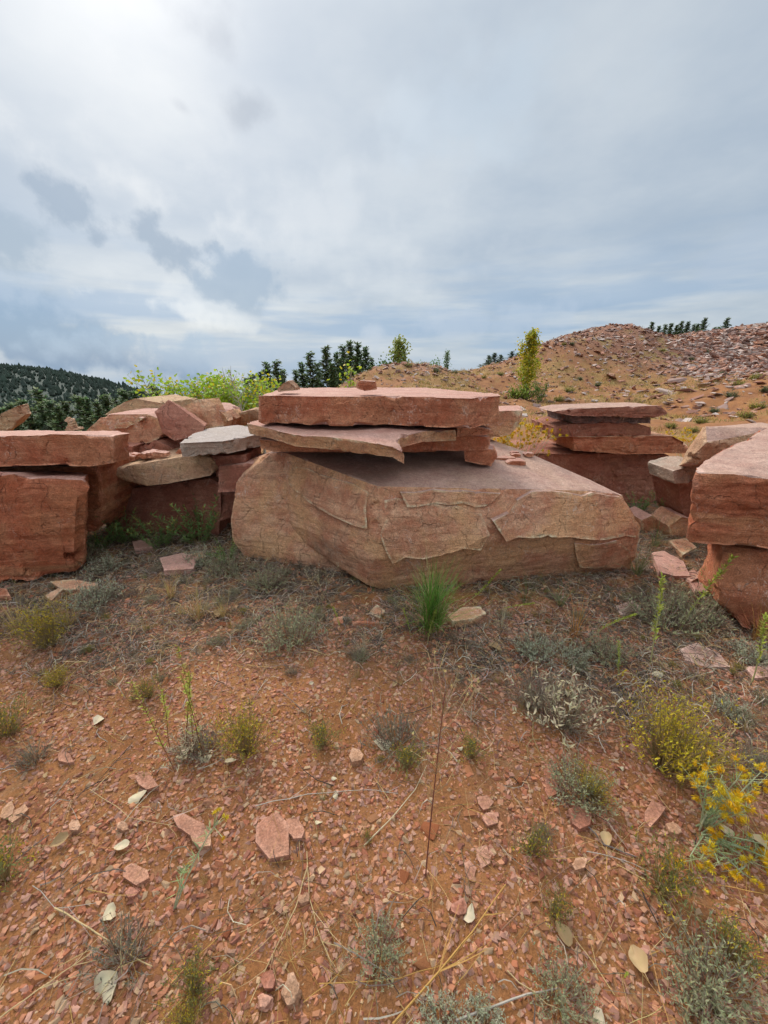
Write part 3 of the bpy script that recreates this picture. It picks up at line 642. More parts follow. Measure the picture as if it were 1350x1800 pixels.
for i, (ol, d, dep, sx, lab, m1, m2, cat) in enumerate(pile):
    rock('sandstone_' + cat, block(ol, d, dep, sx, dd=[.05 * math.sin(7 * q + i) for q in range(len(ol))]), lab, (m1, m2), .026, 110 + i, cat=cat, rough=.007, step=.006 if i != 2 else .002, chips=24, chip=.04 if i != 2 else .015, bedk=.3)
# the dark slab that leans in the pile, its top face turned to the light
fs = [W(272, 724, 4.05), W(296, 702, 4.15), W(361, 748, 3.95), W(356, 762, 3.9), W(307, 775, 3.9), W(285, 760, 4.0)]
rock('leaning_slab', hull(fs + [W(316, 712, 4.5), W(364, 744, 4.3), W(300, 705, 4.6), W(300, 760, 4.5), W(340, 772, 4.3), W(290, 740, 4.6)]), 'smooth dark red slab slanting down in the left pile', ('dark', 'dark'), .026, 130, cat='slab', rough=.006, step=.004, chips=14, chip=.03)
gt = [(316, 779), (391, 775), (435, 767), (470, 760)]
T = [WZ(px, py, .98) for px, py in gt] + [np.array([-.95, 4.3, .98]), WZ(450, 741, .98) * np.array([1, .92, 1]), WZ(417, 747, .98), WZ(368, 752.5, .98), WZ(339, 763, .98)]
rock('pale_slab', prism(T, [t - np.array([0, 0, .115]) for t in T]), 'flat slab with a pale grey top and dark edge left of the central stack', ('grey', 'pale_bed'), .02, 134, cat='slab', rough=.010, step=.008, chips=20, chip=.03, bedk=.06)
for i in range(26):
    px = rnd.uniform(195, 335); py = 815 - (px - 195) * .10 + rnd.uniform(-9, -1); w = rnd.uniform(9, 24); t = rnd.uniform(4, 9)
    rock('rubble_stone', block([(px - w / 2, py), (px - w * .2, py - t), (px + w * .4, py - t * .8), (px + w / 2, py + 2), (px, py + 4)], 3.55 + rnd.uniform(0, .3), w / 230), 'small red rubble stone lying on the rough tan slab in the left pile', ('red', 'red_bed'), .02, 140 + i, cat='stone', group='rubble on the tan slab', rough=.003, step=.003, chips=4, chip=.012)
for i, ol in enumerate(([(200, 749), (206, 744), (226, 741), (231, 747), (222, 753), (202, 753)], [(236, 738), (244, 733), (251, 735), (248, 740), (238, 743)])):
    rock('loose_stone', block(ol, 4.2, .12), ('flat tan stone resting on the pinkish boulder of the left pile', 'thin dark stone near the crest of the pinkish boulder')[i], ('main', 'red_bed'), .02, 170 + i, cat='stone', rough=.004, step=.004, chips=5, chip=.015)
# --- stack behind on the right
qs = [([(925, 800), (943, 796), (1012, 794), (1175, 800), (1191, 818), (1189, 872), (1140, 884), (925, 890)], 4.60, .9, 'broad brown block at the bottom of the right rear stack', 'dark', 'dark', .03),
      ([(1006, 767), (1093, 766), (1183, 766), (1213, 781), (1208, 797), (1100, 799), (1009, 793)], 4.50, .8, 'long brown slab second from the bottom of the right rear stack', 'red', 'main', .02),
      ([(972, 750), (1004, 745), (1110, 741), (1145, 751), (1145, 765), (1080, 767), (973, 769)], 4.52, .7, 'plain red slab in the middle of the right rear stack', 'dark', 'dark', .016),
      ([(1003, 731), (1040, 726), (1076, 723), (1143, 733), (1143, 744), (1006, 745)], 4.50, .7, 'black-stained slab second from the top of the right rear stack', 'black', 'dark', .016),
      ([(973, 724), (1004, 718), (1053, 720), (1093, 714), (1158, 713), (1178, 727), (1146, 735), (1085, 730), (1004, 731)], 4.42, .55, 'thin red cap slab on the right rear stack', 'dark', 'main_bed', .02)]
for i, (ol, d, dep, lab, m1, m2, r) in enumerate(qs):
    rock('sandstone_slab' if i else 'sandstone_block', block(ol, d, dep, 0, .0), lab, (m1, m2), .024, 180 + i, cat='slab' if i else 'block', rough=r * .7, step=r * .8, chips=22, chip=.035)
# --- right foreground stack
ra = [W(1228, 823, 2.24), W(1229, 832, 2.16), W(1290, 834, 2.10), W(1350, 842, 2.05), W(1480, 850, 2.0), W(1222, 886, 2.15), W(1207, 946, 2.13), W(1212, 953, 2.12), W(1268, 959, 2.08), W(1350, 966, 2.03), W(1480, 975, 1.98),
      W(1250, 803, 2.5), W(1290, 782, 2.75), W(1350, 752, 3.0), W(1480, 745, 2.9), np.array([2.45, 2.9, .45]), np.array([3.4, 2.9, .45]), np.array([2.12, 2.5, .5])]
rock('sandstone_block', hull(ra), 'big banded red block jutting in at the right edge', ('band', 'main_bed'), .017, 200, cat='block', rough=.014, step=.014, strata=.008, chips=30, chip=.05, bed=(-.2, -.25, 1), bedk=.2, cutoff=.85)
rb = [W(1268, 962, 2.2), W(1287, 990, 2.12), W(1258, 1022, 2.12), W(1268, 1063, 2.08), W(1312, 1102, 2.05), W(1350, 1122, 2.0), W(1480, 1150, 1.95), W(1480, 970, 2.1), W(1350, 968, 2.1), np.array([2.6, 2.9, .5]), np.array([3.3, 2.9, .5]), np.array([2.45, 2.7, 0]), np.array([3.3, 2.7, -.03])]
rock('sandstone_boulder', hull(rb), 'rounded red boulder holding up the block at the right edge', ('red', 'red'), .02, 206, cat='boulder', rough=.02, step=.016, chips=24, chip=.07, scoops=[spall(1290, 1000, 2.1, .12, .05, -.5, .3), spall(1330, 1060, 2.03, .2, .05, -.2, -.3)])
rock('tilted_slab', hull([W(1190, 822, 3.35), W(1215, 817, 3.3), W(1243, 778, 3.25), W(1241, 751, 3.4), W(1334, 744, 3.5), W(1375, 752, 3.3), W(1375, 800, 3.2), W(1235, 752, 3.9), W(1340, 742, 4.0), W(1375, 760, 4.0), W(1200, 815, 3.8), W(1300, 815, 3.3)]),
     'weathered grey-edged slab tipped up behind the right edge block', ('tan', 'main_bed'), .025, 210, cat='slab', rough=.014, step=.012, chips=18)
rock('flat_stone', block([(1183, 828), (1232, 815), (1250, 818), (1250, 845), (1186, 850)], 3.45, .4), 'flat grey stone propping the tipped slab on the right', ('grey', 'grey'), .025, 214, cat='stone', rough=.008, step=.008, chips=10)
low = [([(1128, 914), (1146, 906), (1169, 918), (1166, 932), (1130, 938), (1166, 940)], 3.7, .3, 'small brown rock between the big boulder and the right edge block', 'main'),
       ([(1175, 925), (1199, 908), (1214, 911), (1210, 952), (1180, 950)], 3.5, .3, 'pinkish rock lying under the right edge block', 'main'),
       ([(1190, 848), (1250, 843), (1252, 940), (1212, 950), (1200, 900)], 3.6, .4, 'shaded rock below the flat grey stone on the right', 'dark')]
for i, (ol, d, dep, lab, m) in enumerate(low): rock('small_rock', block(ol, d, dep), lab, (m, 'red_bed'), .02, 220 + i, cat='rock', rough=.008, step=.008, chips=8, chip=.025)
# --- flat slates on the ground
slates = [([(1146, 971), (1167, 968), (1200, 985), (1214, 1012), (1185, 1012), (1158, 1004)], .05, 'mauve flat stone lying flat between the big boulder and the right block', 'red_bed', .06),
  ([(1213, 1024), (1238, 1022), (1254, 1040), (1222, 1040)], .04, 'red flat stone against the foot of the right edge boulder', 'red_bed', .03),
  ([(1198, 1010), (1220, 998), (1238, 1010), (1215, 1022)], .03, 'tilted mauve flake beside the right edge boulder', 'red_bed', .08),
  ([(1175, 950), (1205, 945), (1225, 962), (1200, 975)], .04, 'tan flake leaning near the right edge block', 'main', .06),
  ([(1083, 1065), (1110, 1055), (1128, 1068), (1122, 1080), (1090, 1080)], .02, 'half buried brown flat stone in front of the big boulder', 'main_bed', .015),
  ([(1195, 1140), (1225, 1130), (1265, 1148), (1285, 1172), (1240, 1172), (1205, 1160)], .02, 'large flat brown flat stone set into the soil at right', 'main_bed', .012),
  ([(1310, 1172), (1350, 1170), (1365, 1190), (1325, 1192)], .02, 'thin red flat stone at the right edge of the ground', 'red_bed', .02),
  ([(280, 980), (320, 972), (347, 978), (340, 999), (288, 1003)], .05, 'mauve slab lying among the sage left of the big boulder', 'red_bed', .05),
  ([(330, 975), (356, 968), (362, 978), (345, 984)], .04, 'thin tan slab beside the mauve one among the sage', 'main', .06),
  ([(232, 951), (262, 947), (268, 960), (236, 966)], .04, 'flat mauve slab in the weeds below the dark block', 'red_bed', .05),
  ([(88, 1022), (130, 1018), (172, 1026), (168, 1036), (110, 1036)], .05, 'tan slab lying in front of the left stack', 'main', .05),
  ([(78, 1046), (108, 1030), (112, 1034), (90, 1056)], .04, 'tilted tan flake below the left stack', 'main', .08),
  ([(-20, 1034), (12, 1034), (18, 1046), (-15, 1050)], .03, 'red flake at the left picture edge below the stack', 'red', .04),
  ([(786, 1082), (812, 1068), (845, 1067), (854, 1078), (830, 1088), (796, 1092)], .06, 'long brown stone behind the pine seedling', 'main', .07),
  ([(648, 1078), (662, 1062), (677, 1072), (668, 1086)], .02, 'square brown flake in the shade of the big boulder', 'main', .02),
  ([(618, 1090), (665, 1090), (667, 1095), (620, 1096)], .02, 'thin straight red bar of stone under the big boulder', 'red', .025),
  ([(584, 1087), (602, 1082), (604, 1095), (588, 1098)], .02, 'red chip below the corner of the big boulder', 'red', .03)]
for i, (ol, z, lab, m, th) in enumerate(slates):
    T = [WZ(px, py, z + rnd.uniform(-.012, .012)) for px, py in ol]
    rock('flat_stone', prism(T, [t - np.array([0, 0, th + .03]) for t in T]), lab, (m, m), .02, 240 + i, cat='stone', rough=.004, step=.003, chips=8, chip=.012)

# ------------------------------------------------------------------ loose stones
def chip_mesh(n, seed, flat=.55, pts=9):
    R = np.random.RandomState(seed)
    if pts == 8:                                         # splintered block: a box with its corners knocked about
        q = np.array([(x, y, z) for x in (-1, 1) for y in (-1, 1) for z in (-1, 1)], float) * .62; q += R.uniform(-.34, .34, (8, 3)); q *= np.array([1.1, R.uniform(.6, .95), flat * R.uniform(.7, 1.2)])
    else:
        q = R.normal(size=(pts, 3)); q /= np.linalg.norm(q, axis=1)[:, None]; q *= R.uniform(.7, 1.0, (pts, 1)) * np.array([1, R.uniform(.6, .9), flat * R.uniform(.7, 1.1)])
    bm = bmesh.new()
    for p in q: bm.verts.new(p)
    r = bmesh.ops.convex_hull(bm, input=bm.verts)
    bmesh.ops.delete(bm, geom=[g for g in set(r['geom_interior'] + r['geom_unused']) if isinstance(g, bmesh.types.BMVert)], context='VERTS')
    if n:
        bmesh.ops.dissolve_limit(bm, angle_limit=math.radians(14), verts=bm.verts, edges=bm.edges)
        bmesh.ops.bevel(bm, geom=bm.edges[:], offset=.03, segments=1, affect='EDGES')
    bmesh.ops.triangulate(bm, faces=bm.faces[:]); bm.verts.index_update()
    V = np.array([v.co for v in bm.verts]); F = np.array([[v.index for v in f.verts] for f in bm.faces]); bm.free(); return V, F
PAL = np.array([(.42, .19, .105), (.38, .155, .08), (.33, .12, .058), (.39, .20, .14), (.40, .20, .115), (.35, .165, .11), (.40, .25, .14), (.29, .10, .052), (.41, .18, .09), (.24, .095, .06), (.37, .20, .13)])
def scatter_mesh(name, pos, size, mat, seed, flat=.55, nvar=24, pts=8, sink=.5, tilt=.35, pal=PAL, stretch=None):
    R = np.random.RandomState(seed); VV, FF, CC = [], [], []; off = 0; var = R.randint(0, nvar, len(pos))
    for v in range(nvar):
        V, F = chip_mesh(0, seed * 31 + v, flat, pts); idx = np.where(var == v)[0]; n = len(idx)
        if not n: continue
        a = R.uniform(0, 2 * math.pi, n); tx = R.normal(0, tilt, n); ty = R.normal(0, tilt, n)
        ca, sa = np.cos(a), np.sin(a); c1, s1, c2, s2 = np.cos(tx), np.sin(tx), np.cos(ty), np.sin(ty); o = np.zeros(n); l = np.ones(n)
        Rz = np.stack([ca, -sa, o, sa, ca, o, o, o, l], 1).reshape(n, 3, 3); Rx = np.stack([l, o, o, o, c1, -s1, o, s1, c1], 1).reshape(n, 3, 3); Ry = np.stack([c2, o, s2, o, l, o, -s2, o, c2], 1).reshape(n, 3, 3)
        M = Rz @ Rx @ Ry
        X = np.einsum('nij,vj->nvi', M, V) * size[idx][:, None, None]
        X += pos[idx][:, None, :]; X[:, :, 2] += (size[idx] * flat * (1 - 2 * sink))[:, None] * .5
        FF.append((F[None] + (np.arange(n) * len(V))[:, None, None]).reshape(-1, 3) + off); VV.append(X.reshape(-1, 3)); off += n * len(V)
        c = pal[R.randint(0, len(pal), n)] * R.uniform(.75, 1.2, (n, 1)); CC.append(np.repeat(c, len(V), 0))
    return npmesh(name, np.concatenate(VV), np.concatenate(FF), mat, np.concatenate(CC))
PAL = PAL * np.array([.76, .66, .51])
def build_gravel():
    R = np.random.RandomState(5); n1, n2 = 84000, 13000
    x = np.r_[R.uniform(-2.3, 2.3, n1), R.uniform(-4.2, 4.2, n2)]; y = np.r_[.12 + 2.3 * R.rand(n1) ** 1.3, R.uniform(1.9, 4.4, n2)]
    s = np.r_[.0034 + .0115 * R.rand(n1) ** 2.7, .007 + .015 * R.rand(n2) ** 2.2]
    ok = np.abs(x) < .75 + y * 1.05; x, y, s = x[ok], y[ok], s[ok]
    P = np.c_[x, y, x * 0]; dens = fbm(P * 2.2 + 70, 4) + .25 * fbm(P * 9, 2); li, _, _ = cover(x, y)
    keep = (R.rand(len(x)) < sst(dens, -.5, .1) * .85 * (1 - .35 * li) + .25); x, y, s = x[keep], y[keep], s[keep]
    tag(link('gravel', scatter_mesh('gravel', np.c_[x, y, H(x, y)], s, M_STONE, 41)), 'fine angular red sandstone gravel strewn over the bare soil', 'gravel', kind='stuff')
    meshes = []
    for v in range(24):
        V, F = chip_mesh(1, 900 + v, R.uniform(.28, .6), (8, 8, 10)[v % 3]); c = PAL[v % len(PAL)] * R.uniform(.9, 1.15)
        meshes.append(npmesh('loose_stone', V, F, M_STONE, np.repeat(c[None], len(V), 0)))
    k = 0
    while k < 260:
        xx, yy = R.uniform(-2.1, 2.1), .15 + 2.6 * R.rand() ** 1.2
        if abs(xx) > .55 + yy * .95: continue
        sz = (.009 + .021 * R.rand() ** 3) * (1 + .25 * yy)
        o = link('loose_stone', meshes[R.randint(24)], None, (xx, yy, h1(xx, yy) + sz * .02), (R.normal(0, .16), R.normal(0, .16), R.uniform(0, 6.28)), sz)
        tag(o, 'small angular red sandstone fragment lying loose on the gravel', 'stone', 'loose stones on the gravel'); k += 1
build_gravel()
big = [(480, 1466, 62, 84, .012, 'large flat pink stone in the foreground gravel left of centre', 'red_bed', 20), (518, 1458, 34, 44, .012, 'smaller pink stone touching the large flat pink one', 'red_bed', 10),
  (330, 1448, 62, 34, .02, 'long pinkish stone beside the lone yellow flower stalk', 'red_bed', -30), (352, 1470, 52, 34, .02, 'tan-red wedge stone below the long pinkish one', 'main', -35), (258, 1372, 34, 40, .02, 'mauve pointed stone left of the low yellow-green shrub', 'red_bed', 30),
  (512, 1741, 36, 66, .03, 'upright rectangular red stone near the bottom edge', 'main', 3), (12, 1425, 22, 40, .015, 'pale split stone at the left edge of the gravel', 'tan', -40), (32, 1428, 22, 44, .015, 'second pale split stone at the left edge, right of its twin', 'tan', -45),
  (853, 1502, 36, 48, .015, 'smooth oval pink stone right of the red stem', 'red_bed', 15), (826, 1528, 28, 46, .015, 'pink stone just below the smooth oval one', 'red_bed', 15), (806, 1596, 40, 36, .025, 'dark red angular stone beside a white leaf', 'red', 20),
  (643, 1690, 24, 50, .02, 'narrow red stone half sunk near the bottom centre', 'red', 20), (626, 1327, 28, 30, .03, 'squat tan cube of stone in the middle of the gravel', 'main', 5), (115, 1331, 34, 24, .02, 'pink stone alone at the left by dark twigs', 'red_bed', -20),
  (1020, 1435, 40, 52, .02, 'broken red stone under the grey twigs at right', 'red', 30), (1148, 1430, 36, 46, .015, 'mauve flat stone left of the yellow flowers', 'red_bed', -30), (965, 1372, 34, 70, .012, 'long dark red flat stone set in soil at right', 'red', 10),
  (470, 1722, 26, 38, .02, 'red shard at the lower left by pale straws', 'red', 0), (463, 1757, 26, 30, .02, 'mauve shard below the red one by pale straws', 'red_bed', -20), (533, 1578, 26, 26, .02, 'tan triangular stone among pale straws', 'tan', 30),
  (668, 1598, 18, 46, .02, 'slim pink stone standing on edge near the centre bottom', 'red_bed', 5), (852, 1410, 34, 34, .025, 'pink angular stone in the right middle gravel', 'red_bed', 15), (863, 1437, 30, 26, .02, 'pinkish wedge below the angular stone', 'red_bed', 10),
  (235, 1535, 52, 40, .012, 'mauve slabby stone lower left above the dark tuft', 'red_bed', -25), (232, 1567, 26, 20, .02, 'red stone just below the mauve slabby one', 'red', 0), (130, 1450, 22, 20, .02, 'pinkish cube stone near the left edge', 'main', 0),
  (215, 1420 + 30, 24, 22, .02, 'tan chip left of the long pinkish stone', 'main', 20), (1020, 1605 - 90, 30, 24, .02, 'brown stone below the grey twig patch at right', 'main', 20), (700, 1600 + 40, 24, 22, .02, 'red cube stone near the bottom centre', 'red', 20), (1185, 1455, 24, 30, .02, 'tan stone by the base of the yellow flowers', 'tan', 40)]
for i, (px, py, w, h, z, lab, m, rot) in enumerate(big):
    m = {'red_bed': 'stone_pink', 'tan': 'stone_tan', 'main': 'stone_tan', 'red': 'stone_red'}[m]
    R_ = random.Random(i); n = 6; T = []; ca_, sa_ = math.cos(math.radians(rot)), math.sin(math.radians(rot))
    for q in range(n):
        an = 2 * math.pi * q / n + R_.uniform(-.25, .25); rr = R_.uniform(.72, 1.12); sq = 1 / max(abs(math.cos(an)), abs(math.sin(an))) ** .5
        ux, uy = math.cos(an) * w / 2 * rr * sq, math.sin(an) * h / 2 * rr * sq
        T.append(WZ(px + ux * ca_ - uy * sa_, py - (ux * sa_ + uy * ca_), z * .6 + .006 + R_.uniform(-.006, .006)))
    rock('loose_stone', prism(T, [t - np.array([0, 0, z + .03]) for t in T]), lab, (m, m), .012, 400 + i, cat='stone', rough=.004, step=.003, chips=14, chip=.007, strata=.001)
# dark dry pebble and litter
def build_litter():
    R = np.random.RandomState(9); mb = MB(); k = 0
    xs = R.uniform(-3.4, 3.4, 42000); ys = R.uniform(.3, 4.2, 42000); li, _, _ = cover(xs, ys)
    ok = R.rand(len(xs)) < li * sst(fbm(np.c_[xs * 2.6, ys * 2.6, xs * 0 + 4], 3), -.5, .1) * .8 + .045; xs, ys = xs[ok], ys[ok]; zs = H(xs, ys)
    for x, y, z in zip(xs, ys, zs):
        L = rnd.uniform(.03, .14) * (1.6 if rnd.random() < .12 else 1); a = rnd.uniform(0, 6.28); bend = rnd.uniform(-1.2, 1.2); lift = rnd.uniform(.002, .045)
        c = vary(rnd.choice([(.34, .28, .21), (.20, .15, .11), (.11, .08, .06), (.42, .34, .25), (.42, .29, .14), (.07, .05, .04), (.26, .20, .15)]), .25); r = rnd.uniform(.0009, .0024); p = []
        for q in range(4):
            t = q / 3; p.append((x + L * t * math.cos(a + bend * t), y + L * t * math.sin(a + bend * t), z + .004 + lift * math.sin(t * 3.1) + rnd.uniform(0, .006)))
        mb.tube(p, [r, r, r * .8, r * .4], c)
    tag(mb.build('plant_litter', M_WOOD), 'grey dead twigs and straw littering the soil in front of the boulders', 'litter', kind='stuff')
build_litter()
def build_straw():
    R = np.random.RandomState(19); mb = MB(); n = 5200; xs = R.uniform(-2.2, 2.2, n); ys = .2 + 2.4 * R.rand(n) ** 1.2; ok = (np.abs(xs) < .7 + ys) & (R.rand(n) < sst(fbm(np.c_[xs * 1.7, ys * 1.7, xs * 0 + 14], 3), -.4, .3)); xs, ys = xs[ok], ys[ok]; zs = H(xs, ys)
    for x, y, z in zip(xs, ys, zs):
        a = rnd.uniform(0, 6.28); L = rnd.uniform(.04, .20); c = vary(rnd.choice([(.38, .22, .065), (.30, .17, .05), (.42, .29, .12), (.24, .14, .06), (.16, .11, .07)]), .25); r = rnd.uniform(.0005, .0012)
        p = arc((x, y, z + .003), a, rnd.uniform(1.15, 1.5), L, 5, rnd.uniform(-.2, .4)); p = [Vector((q.x, q.y, max(q.z, z + .003))) for q in p]; mb.tube(p, [r, r, r * .9, r * .8, r * .6, r * .3], c)
        if rnd.random() < .4:
            q = arc(p[2], a + rnd.choice((-.7, .7)), 1.35, L * .4, 3, .1); mb.tube(q, [r * .7, r * .6, r * .5, r * .3], c)
    tag(mb.build('dry_straw', M_WOOD), 'fine golden straw strewn over the open gravel', 'straw', kind='stuff')

# ------------------------------------------------------------------ small plants
def mpp(p): return ((p[1]) * CT + (CAM_H - p[2]) * ST) / FPX        # metres that one photograph pixel spans there
def arc(p0, az, lean, L, n=4, curl=.4, grav=0.0):
    """a bending shoot"""
    pts = [Vector(p0)]; e = lean
    for i in range(n):
        d = Vector((math.cos(az) * math.sin(e), math.sin(az) * math.sin(e), math.cos(e))); pts.append(pts[-1] + d * (L / n)); e += curl / n + grav / n; az += rnd.uniform(-.15, .15)
    return pts
build_straw()
def root(name): return bpy.data.objects.new(name, None)
def finish(name, parts):
    r = root(name)
    r['_parts'] = 1
    return (r, [(n, mb.mesh(n, m)) for n, mb, m in parts if mb.f])
def spawn(pl, loc, label, cat, group=None, sc=1.0, rz=None, tiltx=0.0):
    nm = pl[0].name.split('.')[0]; o = bpy.data.objects.new(nm, None); COL.objects.link(o); o.empty_display_size = .05
    o.location = loc; o.scale = (sc, sc, sc); o.rotation_euler = (tiltx, 0, rnd.uniform(0, 6.28) if rz is None else rz)
    for n, me in pl[1]:
        c = bpy.data.objects.new(n, me); COL.objects.link(c); c.parent = o
        if n in ('foliage', 'leaves', 'flowers', 'needles', 'blades', 'seed_heads', 'stems', 'branches', 'crown', 'flower_heads', 'flower_head'): c['kind'] = 'stuff'
    return tag(o, label, cat, group)
def sage(seed, col=(.255, .25, .13), h=.09, n=140, leaf=.012, dead=.25):
    rnd.seed(seed); st, lf = MB(), MB()
    for i in range(n):
        a = rnd.uniform(0, 6.28); r = rnd.uniform(0, .05); L = h * rnd.uniform(.5, 1.25); p = arc((r * math.cos(a), r * math.sin(a), 0), a, rnd.uniform(.1, 1.25), L, 3, rnd.uniform(-.7, .3))
        dry = rnd.random() < dead
        st.tube(p, [.0007, .0006, .0005, .0003], vary((.26, .19, .13), .4))
        if dry: continue
        for q in range(9):
            t = rnd.uniform(.25, 1) * 2.999; k = int(t); pp = p[k].lerp(p[k + 1], t - k); az = rnd.uniform(0, 6.28); e = rnd.uniform(.2, 1.1)
            lf.leaf(pp, (math.cos(az) * math.cos(e), math.sin(az) * math.cos(e), math.sin(e)), (0, 0, 1), leaf * rnd.uniform(.6, 1.2), leaf * .13, vary(col, .25))
    return finish('sage_tuft', [('stems', st, M_WOOD), ('foliage', lf, M_VEG)])
def grass(seed, col=(.42, .29, .11), h=.16, n=60, spread=.7, w=.0011, name='grass_tuft', base=.02):
    rnd.seed(seed); mb = MB(); sd_ = MB()
    for i in range(n):
        a = rnd.uniform(0, 6.28); r = base * rnd.random() ** .5; L = h * rnd.uniform(.4, 1.15)
        p = arc((r * math.cos(a), r * math.sin(a), 0), a, rnd.uniform(0, spread), L, 4, rnd.uniform(0, .9))
        mb.ribbon(p, w * rnd.uniform(.7, 1.4), vary(col, .3), (-math.sin(a), math.cos(a), rnd.uniform(-.5, .5)))
        if i % 7 == 0:
            for q in range(6): sd_.leaf(p[3].lerp(p[4], rnd.random()), (rnd.uniform(-1, 1), rnd.uniform(-1, 1), 1), (1, 0, 0), .008, .0012, vary((.5, .38, .2)))
    return finish(name, [('blades', mb, M_VEG), ('seed_heads', sd_, M_VEG)])
def snakeweed(seed, h=.17, n=110, yellow=.55, green=(.25, .215, .05), yel=(.50, .37, .03)):
    rnd.seed(seed); st, lf, fl = MB(), MB(), MB()
    for i in range(n):
        a = rnd.uniform(0, 6.28); r = .02 * rnd.random(); L = h * rnd.uniform(.6, 1.1); p = arc((r * math.cos(a), r * math.sin(a), 0), a, rnd.uniform(0, 1.0), L, 4, rnd.uniform(-.6, .1))
        st.tube(p, [.0011, .001, .0008, .0006, .0004], vary((.27, .19, .08)))
        for q in range(16):
            t = rnd.uniform(.35, 1) ** .7 * 3.999; k = int(t); pp = p[k].lerp(p[k + 1], t - k) + Vector((rnd.gauss(0, .006), rnd.gauss(0, .006), rnd.gauss(0, .004)))
            d = (rnd.uniform(-1, 1), rnd.uniform(-1, 1), rnd.uniform(.2, 1.4))
            (fl if rnd.random() < yellow * (t / 4) else lf).leaf(pp, d, (rnd.random(), rnd.random(), .3), rnd.uniform(.006, .014), .0012 if rnd.random() < .6 else .0022, vary(yel if rnd.random() < yellow else green, .25))
    return finish('snakeweed_shrub', [('stems', st, M_WOOD), ('foliage', lf, M_VEG), ('flowers', fl, M_VEG)])
def flowerhead(mb, p, d, r, col=(.62, .39, .015)):
    d = Vector(d).normalized()
    for i in range(60):
        q = Vector((rnd.gauss(0, 1), rnd.gauss(0, 1), rnd.gauss(0, 1))).normalized(); v = (d * .9 + q * .8).normalized()
        s = p + q * r * .45 * rnd.random(); mb.leaf(s, v, q, r * rnd.uniform(.45, .9), r * .075, vary(col, .25))
def rabbitbrush(seed, heads, name='rabbitbrush'):
    """heads: tips (x, y, z, size) relative to the root; each on its own leafy stem"""
    rnd.seed(seed); st, lf, fls = MB(), MB(), []
    for x, y, z, r in heads:
        fl = MB(); fls.append(fl)
        a = Vector((rnd.uniform(-.02, .02), rnd.uniform(-.02, .02), 0)); b = Vector((x, y, z)); m = a.lerp(b, .5) + Vector((0, 0, .25 * (b - a).length * (1 if z > .05 else 1.2))) * .4
        p = [a.lerp(m, t).lerp(m.lerp(b, t), t) for t in (0, .2, .4, .6, .8, 1)]
        st.tube(p, [.003, .0027, .0023, .002, .0017, .0013], vary((.42, .46, .27)), 4)
        for q in range(30):
            t = rnd.uniform(.25, .95) * 4.999; k = int(t); az = rnd.uniform(0, 6.28); lf.leaf(p[k].lerp(p[k + 1], t - k), (math.cos(az), math.sin(az), rnd.uniform(.2, 1.2)), (0, 0, 1), rnd.uniform(.02, .04), .0013, vary((.25, .31, .13), .25))
        dirv = (p[-1] - p[-2])
        for q in range(6):
            o = Vector((rnd.gauss(0, .85), rnd.gauss(0, .85), rnd.gauss(0, .45))) * r
            st.tube([p[-2].lerp(p[-1], .6), p[-1] + o], [.0011, .0008], (.40, .42, .2)); flowerhead(fl, p[-1] + o, dirv + o * 6, r * .42, (.68, .40, .012) if rnd.random() < .55 else (.68, .50, .025))
    return finish(name, [('stems', st, M_VEG), ('leaves', lf, M_VEG), *[('flower_head', f, M_VEG) for f in fls]])
def stalk(seed, h=.25, lean=.15, n=1, leafy=1.0, col=(.33, .36, .05), stem=(.35, .31, .13), branch=0, r0=.0018, curl=.25, name='leafy_stalk', az0=None, fan=.5):
    rnd.seed(seed); st, lf = MB(), MB()
    for s_ in range(n):
        az = rnd.uniform(0, 6.28) if az0 is None else az0 + rnd.uniform(-fan, fan); L = h * rnd.uniform(.75, 1.05) if n > 1 else h
        p = arc((rnd.uniform(-.01, .01) * n, rnd.uniform(-.01, .01) * n, 0), az, lean * rnd.uniform(.4, 1.2), L, 8, curl)
        st.tube(p, [r0 * (1 - .08 * i) for i in range(9)], vary(stem), 4)
        for q in range(int(130 * leafy * h / .25)):
            t = (.25 + .75 * rnd.random() ** .7) * 7.999; k = int(t); a2 = rnd.uniform(0, 6.28); e = rnd.uniform(.2, 1.2)
            lf.leaf(p[k].lerp(p[k + 1], t - k), (math.cos(a2) * math.cos(e), math.sin(a2) * math.cos(e), math.sin(e)), (0, 0, 1), rnd.uniform(.008, .018), .0022, vary(col, .25))
        for b in range(branch):
            k = rnd.randint(4, 7); a2 = rnd.uniform(0, 6.28); bp = arc(p[k], a2, rnd.uniform(.4, .9), L * rnd.uniform(.15, .35), 4, -.3); st.tube(bp, [r0 * .6, r0 * .5, r0 * .4, r0 * .35, r0 * .25], vary(stem))
            for q in range(6): lf.leaf(bp[4], (rnd.uniform(-1, 1), rnd.uniform(-1, 1), 1), (0, 1, 0), .008, .0014, vary(col, .2))
    return finish(name, [('stems', st, M_WOOD), ('leaves', lf, M_VEG)])
